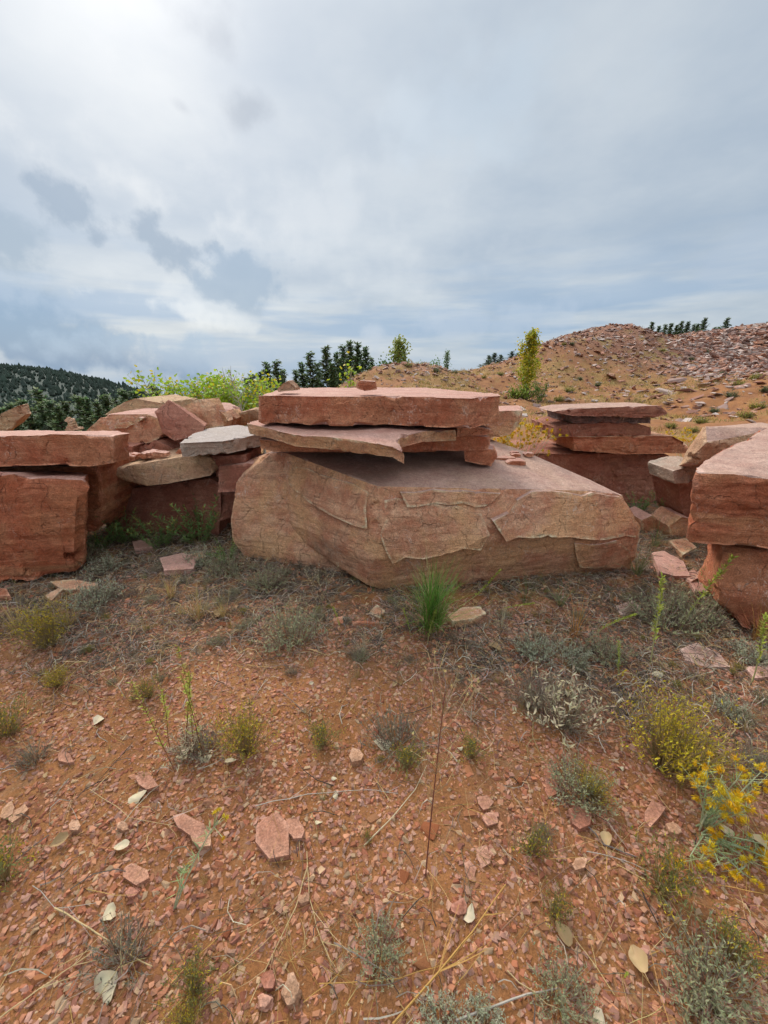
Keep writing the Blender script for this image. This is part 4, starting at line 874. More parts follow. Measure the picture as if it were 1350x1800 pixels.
def herb(seed, h=.3, n=14, col=(.15, .24, .065), tip=(.42, .35, .08), leaf=.04):
    rnd.seed(seed); st, lf, fl = MB(), MB(), MB()
    for i in range(n):
        a = rnd.uniform(0, 6.28); p = arc((.03 * math.cos(a), .03 * math.sin(a), 0), a, rnd.uniform(.05, .7), h * rnd.uniform(.5, 1.1), 6, rnd.uniform(-.1, .7)); st.tube(p, [.002 - .0002 * k for k in range(7)], vary((.20, .21, .08)))
        for q in range(42):
            t = (.15 + .85 * rnd.random()) * 5.999; k = int(t); a2 = rnd.uniform(0, 6.28); lf.leaf(p[k].lerp(p[k + 1], t - k), (math.cos(a2), math.sin(a2), rnd.uniform(0, 1)), (0, 0, 1), leaf * rnd.uniform(.5, 1.1), leaf * .09, vary(col, .3))
        for q in range(14): fl.leaf(p[5].lerp(p[6], rnd.random()), (rnd.uniform(-1, 1), rnd.uniform(-1, 1), 1), (0, 0, 1), .01, .0025, vary(tip, .3))
    return finish('green_weed', [('stems', st, M_VEG), ('leaves', lf, M_VEG), ('flower_heads', fl, M_VEG)])
def seedling(seed):
    rnd.seed(seed); st, nd = MB(), MB()
    for s_ in range(7):
        a = rnd.uniform(0, 6.28); p = arc((rnd.uniform(-.03, .03), rnd.uniform(-.02, .02), 0), a, rnd.uniform(0, .35), rnd.uniform(.10, .19), 4, -.1); st.tube(p, [.004, .0035, .003, .0025, .002], (.2, .12, .06), 4)
        for q in range(70):
            t = (.1 + .9 * rnd.random()) * 3.999; k = int(t); az = rnd.uniform(0, 6.28); pp = p[k].lerp(p[k + 1], t - k)
            n_ = arc(pp, az, rnd.uniform(.03, .95) * (1.5 if rnd.random() < .15 else 1), rnd.uniform(.09, .22), 3, rnd.uniform(-.1, .4)); nd.ribbon(n_, .0013, vary(rnd.choice([(.13, .27, .035), (.17, .33, .05), (.10, .21, .03), (.20, .34, .06), (.36, .30, .12)]), .3), (-math.sin(az), math.cos(az), .2))
    return finish('pine_seedling', [('stem', st, M_WOOD), ('needles', nd, M_VEG)])
def drytree(seed, h=.5):
    """the tall red-stemmed weed with bare tan branches"""
    rnd.seed(seed); st, br, lf = MB(), MB(), MB()
    p = arc((0, 0, 0), .3, .03, h, 10, .04); st.tube(p, [.0017 - .00008 * i for i in range(11)], (.20, .065, .04), 5)
    for i in range(16):
        k = rnd.randint(5, 9); a = rnd.uniform(0, 6.28); b = arc(p[k], a, rnd.uniform(.25, .8), h * rnd.uniform(.12, .4), 5, -.35); br.tube(b, [.0008, .0007, .0006, .0005, .0004, .0003], vary((.33, .21, .10)), 3)
        for q in range(2):
            m = rnd.randint(2, 4); bb = arc(b[m], a + rnd.uniform(-1, 1), rnd.uniform(.2, .7), h * .1, 3, -.1); br.tube(bb, [.0008, .0007, .0005, .0003], vary((.48, .32, .15)), 3)
            for z in range(5): lf.leaf(bb[3], (rnd.uniform(-1, 1), rnd.uniform(-1, 1), .6), (0, 0, 1), .006, .0012, vary((.42, .30, .12), .3))
    return finish('dry_weed', [('stem', st, M_WOOD), ('branches', br, M_WOOD), ('seed_heads', lf, M_VEG)])
def put(pl, px, py, hpx, h0, label, cat, group=None, rz=None, tiltx=0.0):
    p = G(px, py); spawn(pl, tuple(p), label, cat, group, hpx * mpp(p) / h0, rz, tiltx)

SG = [sage(s, h=.09) for s in (1, 2)] + [sage(3, (.33, .325, .205), .07, 140)] + [sage(4, (.16, .14, .09), .08, 140, .010, .6)] + [sage(5, (.44, .36, .22), .11, 130, .016, .6)]
GOLD = [grass(s) for s in (11, 12, 13)]; GREEN = [grass(s, (.17, .20, .075), .2, 46, .9) for s in (14, 15)]; STRAW = [grass(s, (.44, .36, .22), .15, 40, 1.0) for s in (16, 17)]
ORANGE = grass(18, (.44, .22, .06), .2, 40, .35)
SW = [snakeweed(s) for s in (21, 22)] + [snakeweed(23, .12, 60, .25, (.19, .19, .06))] + [snakeweed(24, .22, 150, .85, (.32, .26, .04), (.55, .42, .03))]
STK = [stalk(s, .25, .12) for s in (31, 32)] + [stalk(33, .4, 1.1, curl=.5)]
STALK_RED = stalk(34, .42, .28, 6, .35, (.33, .33, .05), (.20, .075, .04), curl=.05)
HB = [herb(s) for s in (41, 42)]
for args in [
  (SW[0], 85, 1135, 80, .17, 'broad yellow-green shrub below the left stack', 'shrub'), (SW[0], 432, 1320, 84, .17, 'rounded yellow-green shrub left of centre in the gravel', 'shrub'), (SW[3], 1165, 1345, 150, .22, 'yellow-flowering bushy shrub above the bright flower heads', 'shrub'),
  (SW[1], 1215, 1360, 90, .17, 'thin yellow shrub right behind the bright flower heads', 'shrub'), (SW[2], 570, 1310, 50, .12, 'small green shrub between the round shrub and the centre', 'shrub'), (SW[2], 716, 1350, 46, .12, 'small green tuft beside the dead twig heap', 'shrub'),
  (SW[1], 105, 1205, 40, .17, 'low sparse shrub on bare gravel at left', 'shrub'), (SW[2], 260, 1225, 40, .12, 'sparse olive sprig left of the red stems', 'shrub'), (SW[2], 935, 1495, 56, .12, 'olive tuft in the gravel right of the red stem', 'shrub'),
  (SW[2], 340, 1740, 70, .12, 'olive shrub near the bottom left edge', 'shrub'), (SW[1], 330, 1800, 60, .17, 'yellowish shrub cut by the bottom edge', 'shrub'), (SW[2], 830, 1330, 40, .12, 'faint olive sprig right of the centre stem', 'shrub'),
  (SW[2], 15, 1290, 66, .12, 'brownish shrub at the left edge', 'shrub'), (SW[2], 10, 1545, 76, .12, 'olive brown shrub cut by the left edge', 'shrub'), (SW[2], 1160, 1560, 90, .12, 'thin green shrub left of the drooping yellow flowers', 'shrub'),
  (SW[2], 1280, 1680, 70, .12, 'green tuft below the yellow flowers at lower right', 'shrub'), (SW[2], 975, 1605, 50, .12, 'grey-green sprig at lower right of the red stem', 'shrub'), (SW[1], 1040, 1400, 60, .17, 'sparse yellow sprig beside grey twigs at right', 'shrub'),
  (SG[0], 150, 985, 34, .09, 'grey sage tuft at the corner of the left stack', 'sage'), (SG[2], 185, 1004, 34, .09, 'silvery sage tuft in front of the left stack corner', 'sage'), (SG[2], 352, 990, 34, .09, 'silvery sage tuft behind the mauve slab', 'sage'), (SG[0], 398, 1008, 34, .09, 'sage tuft at the left foot of the big boulder', 'sage'),
  (SG[2], 170, 1062, 50, .09, 'sage tuft right of the broad yellow shrub', 'sage'), (SG[0], 470, 1030, 34, .09, 'sage tuft under the left side of the big boulder', 'sage'), (SG[0], 512, 1125, 56, .09, 'wide grey sage mat below the big boulder', 'sage'), (SG[2], 942, 1150, 44, .09, 'pale silver sage rosette right of the pine seedling', 'sage'),
  (SG[2], 1012, 1165, 36, .09, 'small silver sage beside dry leaves at right', 'sage'), (SG[0], 1066, 1155, 40, .09, 'sage tuft left of the tall yellow-green stalk', 'sage'), (SG[0], 1165, 1095, 56, .09, 'dark sage mat between the big boulder and right boulder', 'sage'), (SG[0], 1218, 1085, 50, .09, 'sage mat left of the right edge boulder', 'sage'),
  (SG[2], 1315, 1158, 40, .09, 'round silver sage at the foot of the right boulder', 'sage'), (SG[2], 1283, 1255, 34, .09, 'small blue-grey sage on the right gravel', 'sage'), (SG[0], 1012, 1395, 54, .09, 'grey tuft at right centre of the gravel', 'sage'), (SG[0], 1250, 1745, 79, .09, 'large grey sage at the lower right', 'sage'),
  (SG[0], 1235, 1800, 57, .09, 'grey sage cut by the bottom edge at right', 'sage'), (SG[2], 775, 1800, 50, .09, 'grey-green sage at the bottom edge right of centre', 'sage'), (SG[2], 850, 1805, 46, .09, 'second sage at the bottom edge beside a pale stick', 'sage'), (SG[0], 668, 1675, 46, .09, 'small sage sprig near the bottom centre', 'sage'),
  (SG[0], 985, 1755, 54, .09, 'sage sprig at lower right under crossing straws', 'sage'), (SG[3], 215, 1690, 64, .09, 'dark dead sage clump at lower left', 'sage'), (SG[3], 62, 1335, 40, .09, 'blackish dead tuft at left', 'sage'), (SG[3], 700, 1310, 64, .09, 'dark dead twig tuft in the centre', 'sage'), (SG[3], 365, 1325, 44, .09, 'dark tuft at the foot of the red stems', 'sage'),
  (SG[4], 990, 1275, 86, .11, 'pale straw-coloured dead sage clump at right', 'sage'), (SG[4], 330, 1320, 50, .11, 'pale dry tuft at the foot of the red stems', 'sage'), (SG[3], 1340, 1375, 60, .09, 'dark sage at the right edge behind yellow flowers', 'sage'), (SG[3], 945, 1240, 50, .09, 'dark twiggy tuft left of the pale dead clump', 'sage'),
  (GOLD[0], 35, 1110, 74, .16, 'golden grass tuft at the left edge', 'grass'), (GOLD[1], 120, 1100, 66, .16, 'golden grass right of the left edge tuft', 'grass'), (GOLD[2], 350, 1085, 66, .16, 'golden grass tuft under the mauve slab', 'grass'), (GOLD[0], 395, 1085, 54, .16, 'dry grass right of the golden tuft under the mauve slab', 'grass'), (GOLD[1], 300, 1050, 48, .16, 'golden grass behind the central tuft at left', 'grass'),
  (ORANGE, 1010, 1120, 84, .2, 'orange-brown dry weed right of the pine seedling', 'grass'), (ORANGE, 1330, 1125, 84, .2, 'orange dry grass against the right edge boulder', 'grass'), (GREEN[0], 925, 1060, 66, .2, 'thin green grass in the shade of the big boulder', 'grass'), (GREEN[1], 985, 1065, 60, .2, 'green grass arching right of the shaded grass', 'grass'), (GREEN[0], 1120, 1010, 70, .2, 'green grass at the right corner of the big boulder', 'grass'), (GREEN[1], 1150, 960, 56, .2, 'grey-green grass behind the right corner of the big boulder', 'grass'),
  (GREEN[1], 740, 1100, 40, .2, 'short grass left of the pine seedling', 'grass'), (STRAW[0], 1180, 1060, 60, .15, 'pale straw grass left of the right boulder', 'grass'), (STRAW[1], 880, 1110, 50, .15, 'pale straw grass right of the pine seedling', 'grass'), (STRAW[0], 640, 1150, 40, .15, 'pale straw grass below the big boulder', 'grass'),
  (STK[0], 598, 1112, 56, .25, 'leafy yellow-green stalk under the boulder corner', 'weed'), (STK[1], 720, 1120, 60, .25, 'leafy stalk left of the pine seedling', 'weed'), (STK[0], 752, 1135, 70, .25, 'leafy stalk in front of the pine seedling', 'weed'), (STK[1], 1083, 1200, 78, .25, 'thick yellow-green stalk standing at right centre', 'weed'), (STK[0], 1138, 1165, 160, .25, 'tall grey-green stalk before the gap at right', 'weed'), (STK[1], 1200, 1110, 160, .25, 'tall pale stalk left of the right boulder', 'weed'), (STK[1], 1320, 1200, 150, .25, 'tall thin stalk at the right edge', 'weed'),
  (STK[1], 1095, 1725, 50, .25, 'small green sprig near a tan leaf at lower right', 'weed'), (HB[0], 225, 955, 70, .3, 'dark green weed left in front of the dark block', 'weed'), (HB[1], 285, 965, 66, .3, 'green weed in the middle before the dark block', 'weed'), (HB[0], 350, 958, 92, .3, 'tall green weed with yellow tips before the dark block', 'weed'), (HB[1], 180, 968, 60, .3, 'low green weed at the corner of the left stack', 'weed'), (HB[0], 400, 990, 44, .3, 'small green weed at the foot of the big boulder', 'weed'),
  (HB[1], 1165, 920, 60, .3, 'green shrubby weed behind the right end of the big boulder', 'weed'), (HB[0], 1120, 905, 44, .3, 'green weed just behind the right end of the big boulder', 'weed'), (HB[0], 1245, 1040, 60, .3, 'green weed below the right edge block', 'weed')]:
    put(*args)
put(STALK_RED, 330, 1325, 205, .40, 'cluster of tall red stems with yellow-green leaves at left', 'weed', rz=2.2)
put(seedling(51), 758, 1120, 128, .27, 'bright green pine seedling in front of the big boulder', 'pine seedling', rz=0)
put(drytree(52), 748, 1540, 440, .56, 'tall thin red-stemmed weed with bare branches in the centre', 'weed', rz=0, tiltx=math.radians(-2))
put(stalk(53, .35, 1.25, 1, 1.1, curl=-.35, az0=.25, fan=.02, name='arching_stalk'), 800, 1068, 92, .30, 'green stalk arching up to the right past the pine seedling', 'weed', rz=0)
put(stalk(54, .35, 1.0, 1, 1.1, curl=.9, az0=.1, fan=.02, name='arching_stalk'), 1030, 1130, 70, .22, 'long green stalk bending over to the right before the boulder', 'weed', rz=0)
put(stalk(55, .3, 1.0, 1, 1.1, curl=.5, az0=-.3, fan=.02, name='arching_stalk'), 868, 1075, 50, .22, 'yellow-green stalk leaning right of the pine seedling', 'weed', rz=0)
put(stalk(56, .4, .35, 3, .12, (.55, .47, .33), (.40, .30, .17), branch=12, name='seed_weed'), 565, 1060, 85, .4, 'pale dry seed weed before the left corner of the big boulder', 'weed')
put(stalk(57, .5, .4, 7, .25, (.58, .52, .36), (.36, .30, .16), branch=10, name='seed_weed'), 1200, 930, 100, .5, 'pale flowering weed between the rear stack and the right block', 'weed')
def tips(base, lst):                                  # flower heads given by the photograph spot and how far they stand in front
    b = G(*base); out = []
    for px, py, dy, r in lst:
        q = W(px, py, b[1] + dy); out.append((q[0] - b[0], q[1] - b[1], max(q[2] - b[2], .03), r * mpp(q)))
    return b, out
b, hs = tips((1232, 1455), [(1245, 1340, .02, 20), (1270, 1362, 0, 26), (1262, 1395, -.02, 26), (1300, 1365, .02, 22), (1290, 1400, -.02, 22), (1330, 1385, .03, 20), (1300, 1425, -.04, 34), (1278, 1405, .0, 22), (1225, 1375, .0, 16), (1320, 1420, -.02, 18), (1345, 1350, .05, 18), (1255, 1430, -.03, 18)])
spawn(rabbitbrush(61, hs), tuple(b), 'bright yellow rabbitbrush in full flower at the right', 'flower', rz=0)
b, hs = tips((1240, 1475), [(1215, 1545, -.08, 26), (1200, 1535, -.07, 20), (1285, 1500, -.05, 26), (1320, 1510, -.03, 18), (1245, 1560, -.09, 18), (1325, 1565, -.08, 26), (1335, 1615, -.10, 34), (1262, 1630, -.12, 22), (1290, 1585, -.09, 16)])
spawn(rabbitbrush(62, hs), tuple(b), 'yellow rabbitbrush drooping over the gravel at the lower right', 'flower', rz=0)
b, hs = tips((312, 1590), [(383, 1442, -.02, 15), (330, 1520, 0, 4)])
spawn(rabbitbrush(63, hs), tuple(b), 'lone grey stem with one orange-yellow flower at the lower left', 'flower', rz=0)
b = W(905, 800, 4.6); b[2] = h1(b[0], b[1])
spawn(rabbitbrush(64, [(rnd.uniform(-.35, .35), rnd.uniform(-.2, .2), rnd.uniform(.55, .95), .07) for _ in range(34)]), tuple(b), 'yellow rabbitbrush bush growing behind the big boulder', 'flower', rz=0)
b = W(1200, 830, 6.2); b[2] = h1(b[0], b[1])
spawn(rabbitbrush(65, [(rnd.uniform(-.4, .4), rnd.uniform(-.2, .2), rnd.uniform(.3, .6), .07) for _ in range(20)]), tuple(b), 'yellow bush seen through the gap beside the right rear stack', 'flower', rz=0)
# low plants that repeat over the littered ground
R_ = random.Random(77); cnt = 0
kinds = [(SG[0], 'low grey-green sage sprig among the dead litter', 'sage', 'sage sprigs in the litter', .5), (SG[3], 'dark dead tuft among the litter', 'sage', 'dead tufts in the litter', .6), (STRAW[0], 'short straw-coloured grass tuft among the litter', 'grass', 'straw tufts in the litter', .55),
         (GOLD[1], 'short golden grass tuft on the soil', 'grass', 'golden tufts on the soil', .4), (GREEN[1], 'thin olive grass tuft on the soil', 'grass', 'olive tufts on the soil', .35), (SW[2], 'tiny olive sprig on the gravel', 'shrub', 'olive sprigs on the gravel', .35)]
xs = [R_.uniform(-3.0, 3.0) for _ in range(1500)]; ys = [R_.uniform(.35, 3.6) for _ in range(1500)]; li, _, _ = cover(np.array(xs), np.array(ys)); zs = H(np.array(xs), np.array(ys))
for x, y, z, l in zip(xs, ys, zs, li):
    if R_.random() > l * .42 + .075 or abs(x) > .6 + y: continue
    k = kinds[R_.choice([0, 0, 1, 1, 2, 2, 3, 3, 4, 5] if l > .35 else [3, 3, 5, 2, 4, 1])]
    rnd.seed(cnt); spawn(k[0], (x, y, z), k[1], k[2], k[3], k[4] * R_.uniform(.6, 1.25)); cnt += 1

# ------------------------------------------------------------------ fallen leaves and straws
def leafmesh(seed):
    rnd.seed(seed); V, F = [], []; n, m = 7, 5; curl = rnd.choice((-1, 1)) * rnd.uniform(.5, 1.6); bend = rnd.uniform(-.6, .9); C = []
    base = rnd.choice([(.46, .34, .19), (.52, .42, .27), (.36, .23, .11), (.54, .45, .31), (.42, .28, .14)])
    for i in range(n):
        t = i / (n - 1); w = .5 * math.sin(math.pi * min(1, t * .9 + .07)) ** .7 * (1 - .45 * t) * (1 + rnd.uniform(-.1, .1))
        for j in range(m):
            u = (j / (m - 1) - .5) * 2; V.append((u * w * .85, t - .5, curl * (u * w) ** 2 * 1.2 + bend * (t - .5) ** 2 + .03 * rnd.random() - .03 * (abs(u) < .1))); C.append(vary(base, .12))
    for i in range(n - 1):
        for j in range(m - 1): F.append((i * m + j, i * m + j + 1, (i + 1) * m + j + 1, (i + 1) * m + j))
    b = len(V); V += [(-.012, -.5, .01), (.012, -.5, .01), (.02, -.78, .05), (0, -.78, .05)]; C += [(.45, .3, .15)] * 4; F.append((b, b + 1, b + 2, b + 3))
    mb = MB(); mb.v, mb.f, mb.c = V, F, C; return mb.mesh('dry_leaf', M_DRYLEAF, True)
LM = [leafmesh(s) for s in range(70, 78)]
spots = [(243, 1403, 34, 'torn cream leaf on the gravel left of centre'), (107, 1483, 30, 'narrow pale leaf at the left'), (187, 1742, 54, 'long cream leaf below the dark dead clump'), (215, 1492, 30, 'pale folded leaf beside a straw at left'), (825, 1610, 30, 'white leaf beside the dark red angular stone'), (1120, 1690, 46, 'large tan leaf at the lower right'),
  (988, 1645, 38, 'tan crumpled leaf under the thick straw'), (1335, 1487, 40, 'cream leaf at the right edge near yellow flowers'), (672, 1310, 34, 'grey curled leaf in the dead twigs'), (384, 1083, 24, 'cream leaf below the golden grass'), (364, 1336, 24, 'white leaf under the round yellow shrub'), (406, 1342, 22, 'second white leaf under the round yellow shrub'), (174, 1270, 26, 'white torn leaf on bare gravel at left'),
  (1065, 1480, 28, 'cream leaf right of the long dark stone'), (870, 1142, 28, 'tan leaf right of the pine seedling'), (1010, 1243, 24, 'tan leaf above the pale dead clump'), (1154, 1188, 22, 'cream oval leaf at right'), (1130, 1090, 20, 'tan leaf before the gap at right'), (196, 1610, 34, 'tan leaf above the dark dead clump'), (1275, 1465, 30, 'tan leaf at the base of the yellow flowers'), (1052, 1735 + 60, 30, 'cream leaf at the bottom right edge')]
for i, (px, py, s, lab) in enumerate(spots):
    p = G(px, py); o = link('dry_leaf', LM[i % 8], None, (p[0], p[1], p[2] + .014), (rnd.uniform(-.35, .35), rnd.uniform(-.35, .35), rnd.uniform(0, 6.28)), s * mpp(p) * .88); tag(o, lab, 'leaf')
for i in range(52):
    x = R_.uniform(-2.4, 2.4); y = R_.uniform(.6, 3.2); z = h1(x, y)
    if abs(x) > .6 + y: continue
    tag(link('dry_leaf', LM[i % 8], None, (x, y, z + .012), (R_.uniform(-.5, .5), R_.uniform(-.5, .5), R_.uniform(0, 6.28)), R_.uniform(.018, .036)), 'small pale dry leaf fallen on the ground', 'leaf', 'fallen leaves on the ground')
def straw(name, pts, r, col, lab, branches=0, z=.012):
    mb = MB(); w = [G(px, py) for px, py in pts]; c = w[0].copy(); P = [Vector(p - c) + Vector((0, 0, z + .012 * math.sin(3 * i))) for i, p in enumerate(w)]
    Q = []
    for i in range(len(P) - 1): Q += [P[i].lerp(P[i + 1], t) + Vector((rnd.uniform(-.002, .002),) * 3) for t in (0, .33, .66)]
    Q.append(P[-1]); mb.tube(Q, [r * (1 - .5 * i / len(Q)) for i in range(len(Q))], col, 5)
    for b in range(branches):
        k = rnd.randint(2, len(Q) - 2); d = (Q[k + 1] - Q[k]).normalized(); a = rnd.choice((-1, 1)) * rnd.uniform(.35, .7); d = Vector((d.x * math.cos(a) - d.y * math.sin(a), d.x * math.sin(a) + d.y * math.cos(a), .05)); L = rnd.uniform(.05, .16)
        mb.tube([Q[k], Q[k] + d * L * .5, Q[k] + d * L + Vector((rnd.uniform(-.02, .02), 0, .005))], [r * .6, r * .45, r * .25], vary(col), 3)
    tag(mb.build(name, M_WOOD, loc=tuple(c)), lab, 'stalk')
rnd.seed(5)
GS = (.40, .22, .06); PSW = (.44, .31, .15); GREY = (.36, .31, .25)
straw('dry_stalk', [(690, 1805), (770, 1715), (830, 1640), (888, 1560)], .0030, GS, 'thick golden stalk slanting across the bottom right of centre', 5)
straw('dry_stalk', [(560, 1735), (700, 1725), (800, 1690)], .0014, GS, 'thin golden stalk curving to the thick one at the bottom')
straw('dry_stalk', [(540, 1530), (520, 1600), (480, 1680), (440, 1770)], .0020, PSW, 'pale forked straw left of the centre bottom', 6)
straw('dry_stalk', [(540, 1500), (545, 1580), (565, 1660), (590, 1705)], .0016, PSW, 'pale straw running down beside the forked one', 4)
straw('dry_stalk', [(98, 1600), (160, 1635), (215, 1672), (270, 1705)], .0026, PSW, 'pale straw lying over the dark dead clump')
straw('dry_stalk', [(0, 1795), (70, 1745), (130, 1700), (200, 1655)], .0018, PSW, 'long straw in the lower left corner', 3)
straw('dry_stalk', [(640, 1490), (690, 1440), (730, 1390), (750, 1350)], .0024, (.46, .36, .22), 'pale curved stalk left of the red stem')
straw('dry_stalk', [(450, 1420), (540, 1400), (640, 1390), (700, 1400)], .0016, GREY, 'long grey stem lying across the middle gravel', 2)
straw('dry_stalk', [(800, 1800), (900, 1760), (980, 1740)], .0032, GREY, 'grey stick at the bottom edge between two sages')
straw('dry_stalk', [(1200, 1800), (1225, 1720), (1215, 1640)], .0022, PSW, 'golden stalk standing over the large grey sage', 5)
straw('dry_stalk', [(1030, 1500), (1110, 1520), (1200, 1565)], .0014, GREY, 'thin grey stem running toward the drooping flowers', 2)
straw('dry_stalk', [(880, 1640), (960, 1560), (1005, 1520)], .0018, (.24, .12, .07), 'brown stem leaning right of the thick golden stalk', 3)
straw('dry_stalk', [(160, 1390), (230, 1440), (330, 1460)], .0012, PSW, 'fine straw left of the long pinkish stone', 2)
straw('dry_stalk', [(60, 1560), (100, 1600), (170, 1590)], .0012, GREY, 'curled grey stem at left', 1)
straw('dry_stalk', [(890, 1710), (960, 1770), (1050, 1800)], .0016, PSW, 'pale straw near the bottom right', 2)
straw('dry_stalk', [(1020, 1440), (1060, 1490), (1120, 1510)], .0030, (.15, .12, .10), 'dark twig at right below the long dark stone', 0)

# ------------------------------------------------------------------ trees
def pine(seed, Ht=9.0, w=.28, col=(.14, .19, .08), bare=.06, dense=1.3):
    rnd.seed(seed); tr, cr = MB(), MB()
    p = [Vector((rnd.uniform(-.12, .12) * i / 8, rnd.uniform(-.12, .12) * i / 8, Ht * i / 8)) for i in range(9)]
    tr.tube(p, [Ht * .018 * (1 - .11 * i) for i in range(9)], (.09, .055, .04), 7)
    nb = int(78 * dense)
    for b in range(nb):
        t = bare + (1 - bare) * (b + rnd.random()) / nb; k = min(int(t * 8), 7); base = p[k].lerp(p[k + 1], t * 8 - k); az = b * 2.4 + rnd.uniform(-.5, .5)
        prof = (1 - t) ** 1.0 * (.6 + .4 * min(1, (t - bare) * 5)) + .035; L = Ht * w * prof * rnd.uniform(.6, 1.25)
        bp = arc(base, az, rnd.uniform(1.15, 1.6) - .5 * t, L, 4, -.35); tr.tube(bp, [Ht * .005, Ht * .004, Ht * .003, Ht * .002, Ht * .001], (.08, .05, .04), 3)
        for c in range(max(3, int(9 * prof + 3))):
            q = (.3 + .7 * rnd.random()) * 3.999; kk = int(q); cp = bp[kk].lerp(bp[kk + 1], q - kk) + Vector((rnd.gauss(0, .12), rnd.gauss(0, .12), rnd.gauss(0, .07))) * Ht / 9; cc = vary(col, .45)
            for s_ in range(7):
                a2 = rnd.uniform(0, 6.28); d = (math.cos(a2), math.sin(a2), rnd.uniform(-.2, 1.0)); cr.leaf(cp, d, (rnd.random() - .5, rnd.random() - .5, 1), Ht * rnd.uniform(.022, .05), Ht * .0075, cc)
    return (root('pine_tree'), [('trunk', tr.mesh('trunk', M_BARK)), ('crown', cr.mesh('crown', M_NEEDLE))], Ht)
def broadleaf(seed, Ht=3.0, w=.28, cols=((.30, .30, .03), (.20, .26, .04)), n=1500, leaf=.05, name='aspen_tree', conic=.6, stems=1, low=.1, trunk=(.42, .40, .34)):
    rnd.seed(seed); tr, cr = MB(), MB()
    for s_ in range(stems):
        o = Vector((rnd.uniform(-.1, .1), rnd.uniform(-.1, .1), 0)) * Ht * (stems > 1); az0 = rnd.uniform(0, 6.28); hh = Ht * (rnd.uniform(.7, 1) if stems > 1 else 1)
        p = arc(o, az0, rnd.uniform(.02, .12) + .3 * (stems > 1), hh, 8, -.1); tr.tube(p, [Ht * .013 * (1 - .11 * i) for i in range(9)], trunk, 5); nb = 26
        for b in range(nb):
            t = low + (1 - low) * (b + rnd.random()) / nb; t = min(t, .98); k = min(int(t * 8), 7); base = p[k].lerp(p[k + 1], t * 8 - k); L = Ht * w * ((1 - t) ** conic + .12) * rnd.uniform(.6, 1.2)
            bp = arc(base, b * 2.4 + rnd.uniform(-.6, .6), rnd.uniform(.45, 1.1), L, 4, -.3); tr.tube(bp, [Ht * .004, Ht * .003, Ht * .0022, Ht * .0015, Ht * .0008], trunk, 3)
            for c in range(int(n / nb / stems)):
                q = (.2 + .8 * rnd.random()) * 3.999; kk = int(q); g = leaf * 1.1; cp = bp[kk].lerp(bp[kk + 1], q - kk) + Vector((rnd.gauss(0, g), rnd.gauss(0, g), rnd.gauss(0, g))); cc = rnd.choice(cols)
                cr.round_leaf(cp, (rnd.uniform(-1, 1), rnd.uniform(-1, 1), rnd.uniform(-1, .6)), (rnd.uniform(-1, 1), rnd.uniform(-1, 1), 1), leaf * rnd.uniform(.7, 1.15), leaf * .42, vary(cc, .2))
    return (root(name), [('trunk', tr.mesh('trunk', M_BARK)), ('crown', cr.mesh('crown', M_LEAF))], Ht)
def bush(seed, cols, h=.5, n=260, name='hill_shrub'):
    rnd.seed(seed); st, lf = MB(), MB()
    for i in range(n):
        a = rnd.uniform(0, 6.28); lob = .55 + .45 * math.sin(a * 2 + seed) * math.sin(a * 3 + seed * 2); p = arc((.2 * lob * math.cos(a), .2 * lob * math.sin(a), 0), a, rnd.uniform(0, 1.35), h * lob * rnd.uniform(.5, 1.15), 3, -.2)
        if i % 3 == 0: st.tube(p, [.008, .006, .005, .003], (.16, .12, .08), 3)
        for q in range(5): lf.leaf(p[rnd.randint(1, 3)] + Vector((rnd.gauss(0, .04), rnd.gauss(0, .04), rnd.gauss(0, .03))), (rnd.uniform(-1, 1), rnd.uniform(-1, 1), rnd.uniform(.1, 1)), (0, 0, 1), rnd.uniform(.05, .1), .014, vary(rnd.choice(cols), .3))
    return (root(name), [('stems', st.mesh('stems', M_WOOD)), ('foliage', lf.mesh('foliage', M_VEG))], h)
def tree_at(tr, px, top, d, label, cat, group=None, minh=None, wide=1.0):
    q = W(px, top, d); z = h1(q[0], q[1]) - .05; hh = q[2] - z
    if minh and hh < minh: z -= minh - hh; hh = minh
    o = spawn(tr, (q[0], q[1], z), label, cat, group, hh / tr[2]); o.scale = (hh / tr[2] * wide, hh / tr[2] * wide, hh / tr[2])
PN = [pine(s) for s in (81, 82)] + [pine(83, w=.30, dense=1.15), pine(84, w=.20), pine(85, w=.42, col=(.12, .16, .07), bare=.02, dense=1.2)]
rnd.seed(91)
ORD = ('first', 'second', 'third', 'fourth', 'fifth', 'sixth', 'seventh', 'eighth', 'ninth', 'tenth', 'eleventh', 'twelfth', 'thirteenth', 'fourteenth')
valley = [(20, 712), (42, 706), (64, 688), (88, 706), (112, 708), (137, 699), (153, 702), (168, 708), (182, 696), (200, 704), (216, 688), (237, 691), (100, 716), (148, 716), (205, 714), (228, 706), (5, 720), (75, 712)]
for i, (px, t) in enumerate(valley): tree_at(PN[i % 5], px, t, rnd.uniform(62, 95), 'dark green pine in the valley wood behind the left stack', 'tree', 'pines in the left valley', minh=11, wide=1.15)
for i, (px, t, d, lab) in enumerate([(268, 679, 78, 'small dark pine on the skyline at the foot of the ridge'), (278, 684, 80, 'second small dark pine on the skyline left of the bright saplings')]): tree_at(PN[i], px, t, d, lab, 'tree')
mid = [(458, 655, 50), (470, 640, 52), (486, 637, 48), (497, 652, 54), (520, 653, 56), (532, 640, 52), (545, 622, 47), (558, 640, 52), (573, 611, 46), (590, 622, 50), (602, 610, 47), (614, 602, 45), (628, 605, 46), (641, 612, 48), (652, 630, 50), (583, 640, 44), (625, 628, 44), (600, 636, 56), (370, 676, 70), (392, 670, 72), (410, 672, 70), (430, 668, 66), (340, 682, 75), (443, 660, 62)]
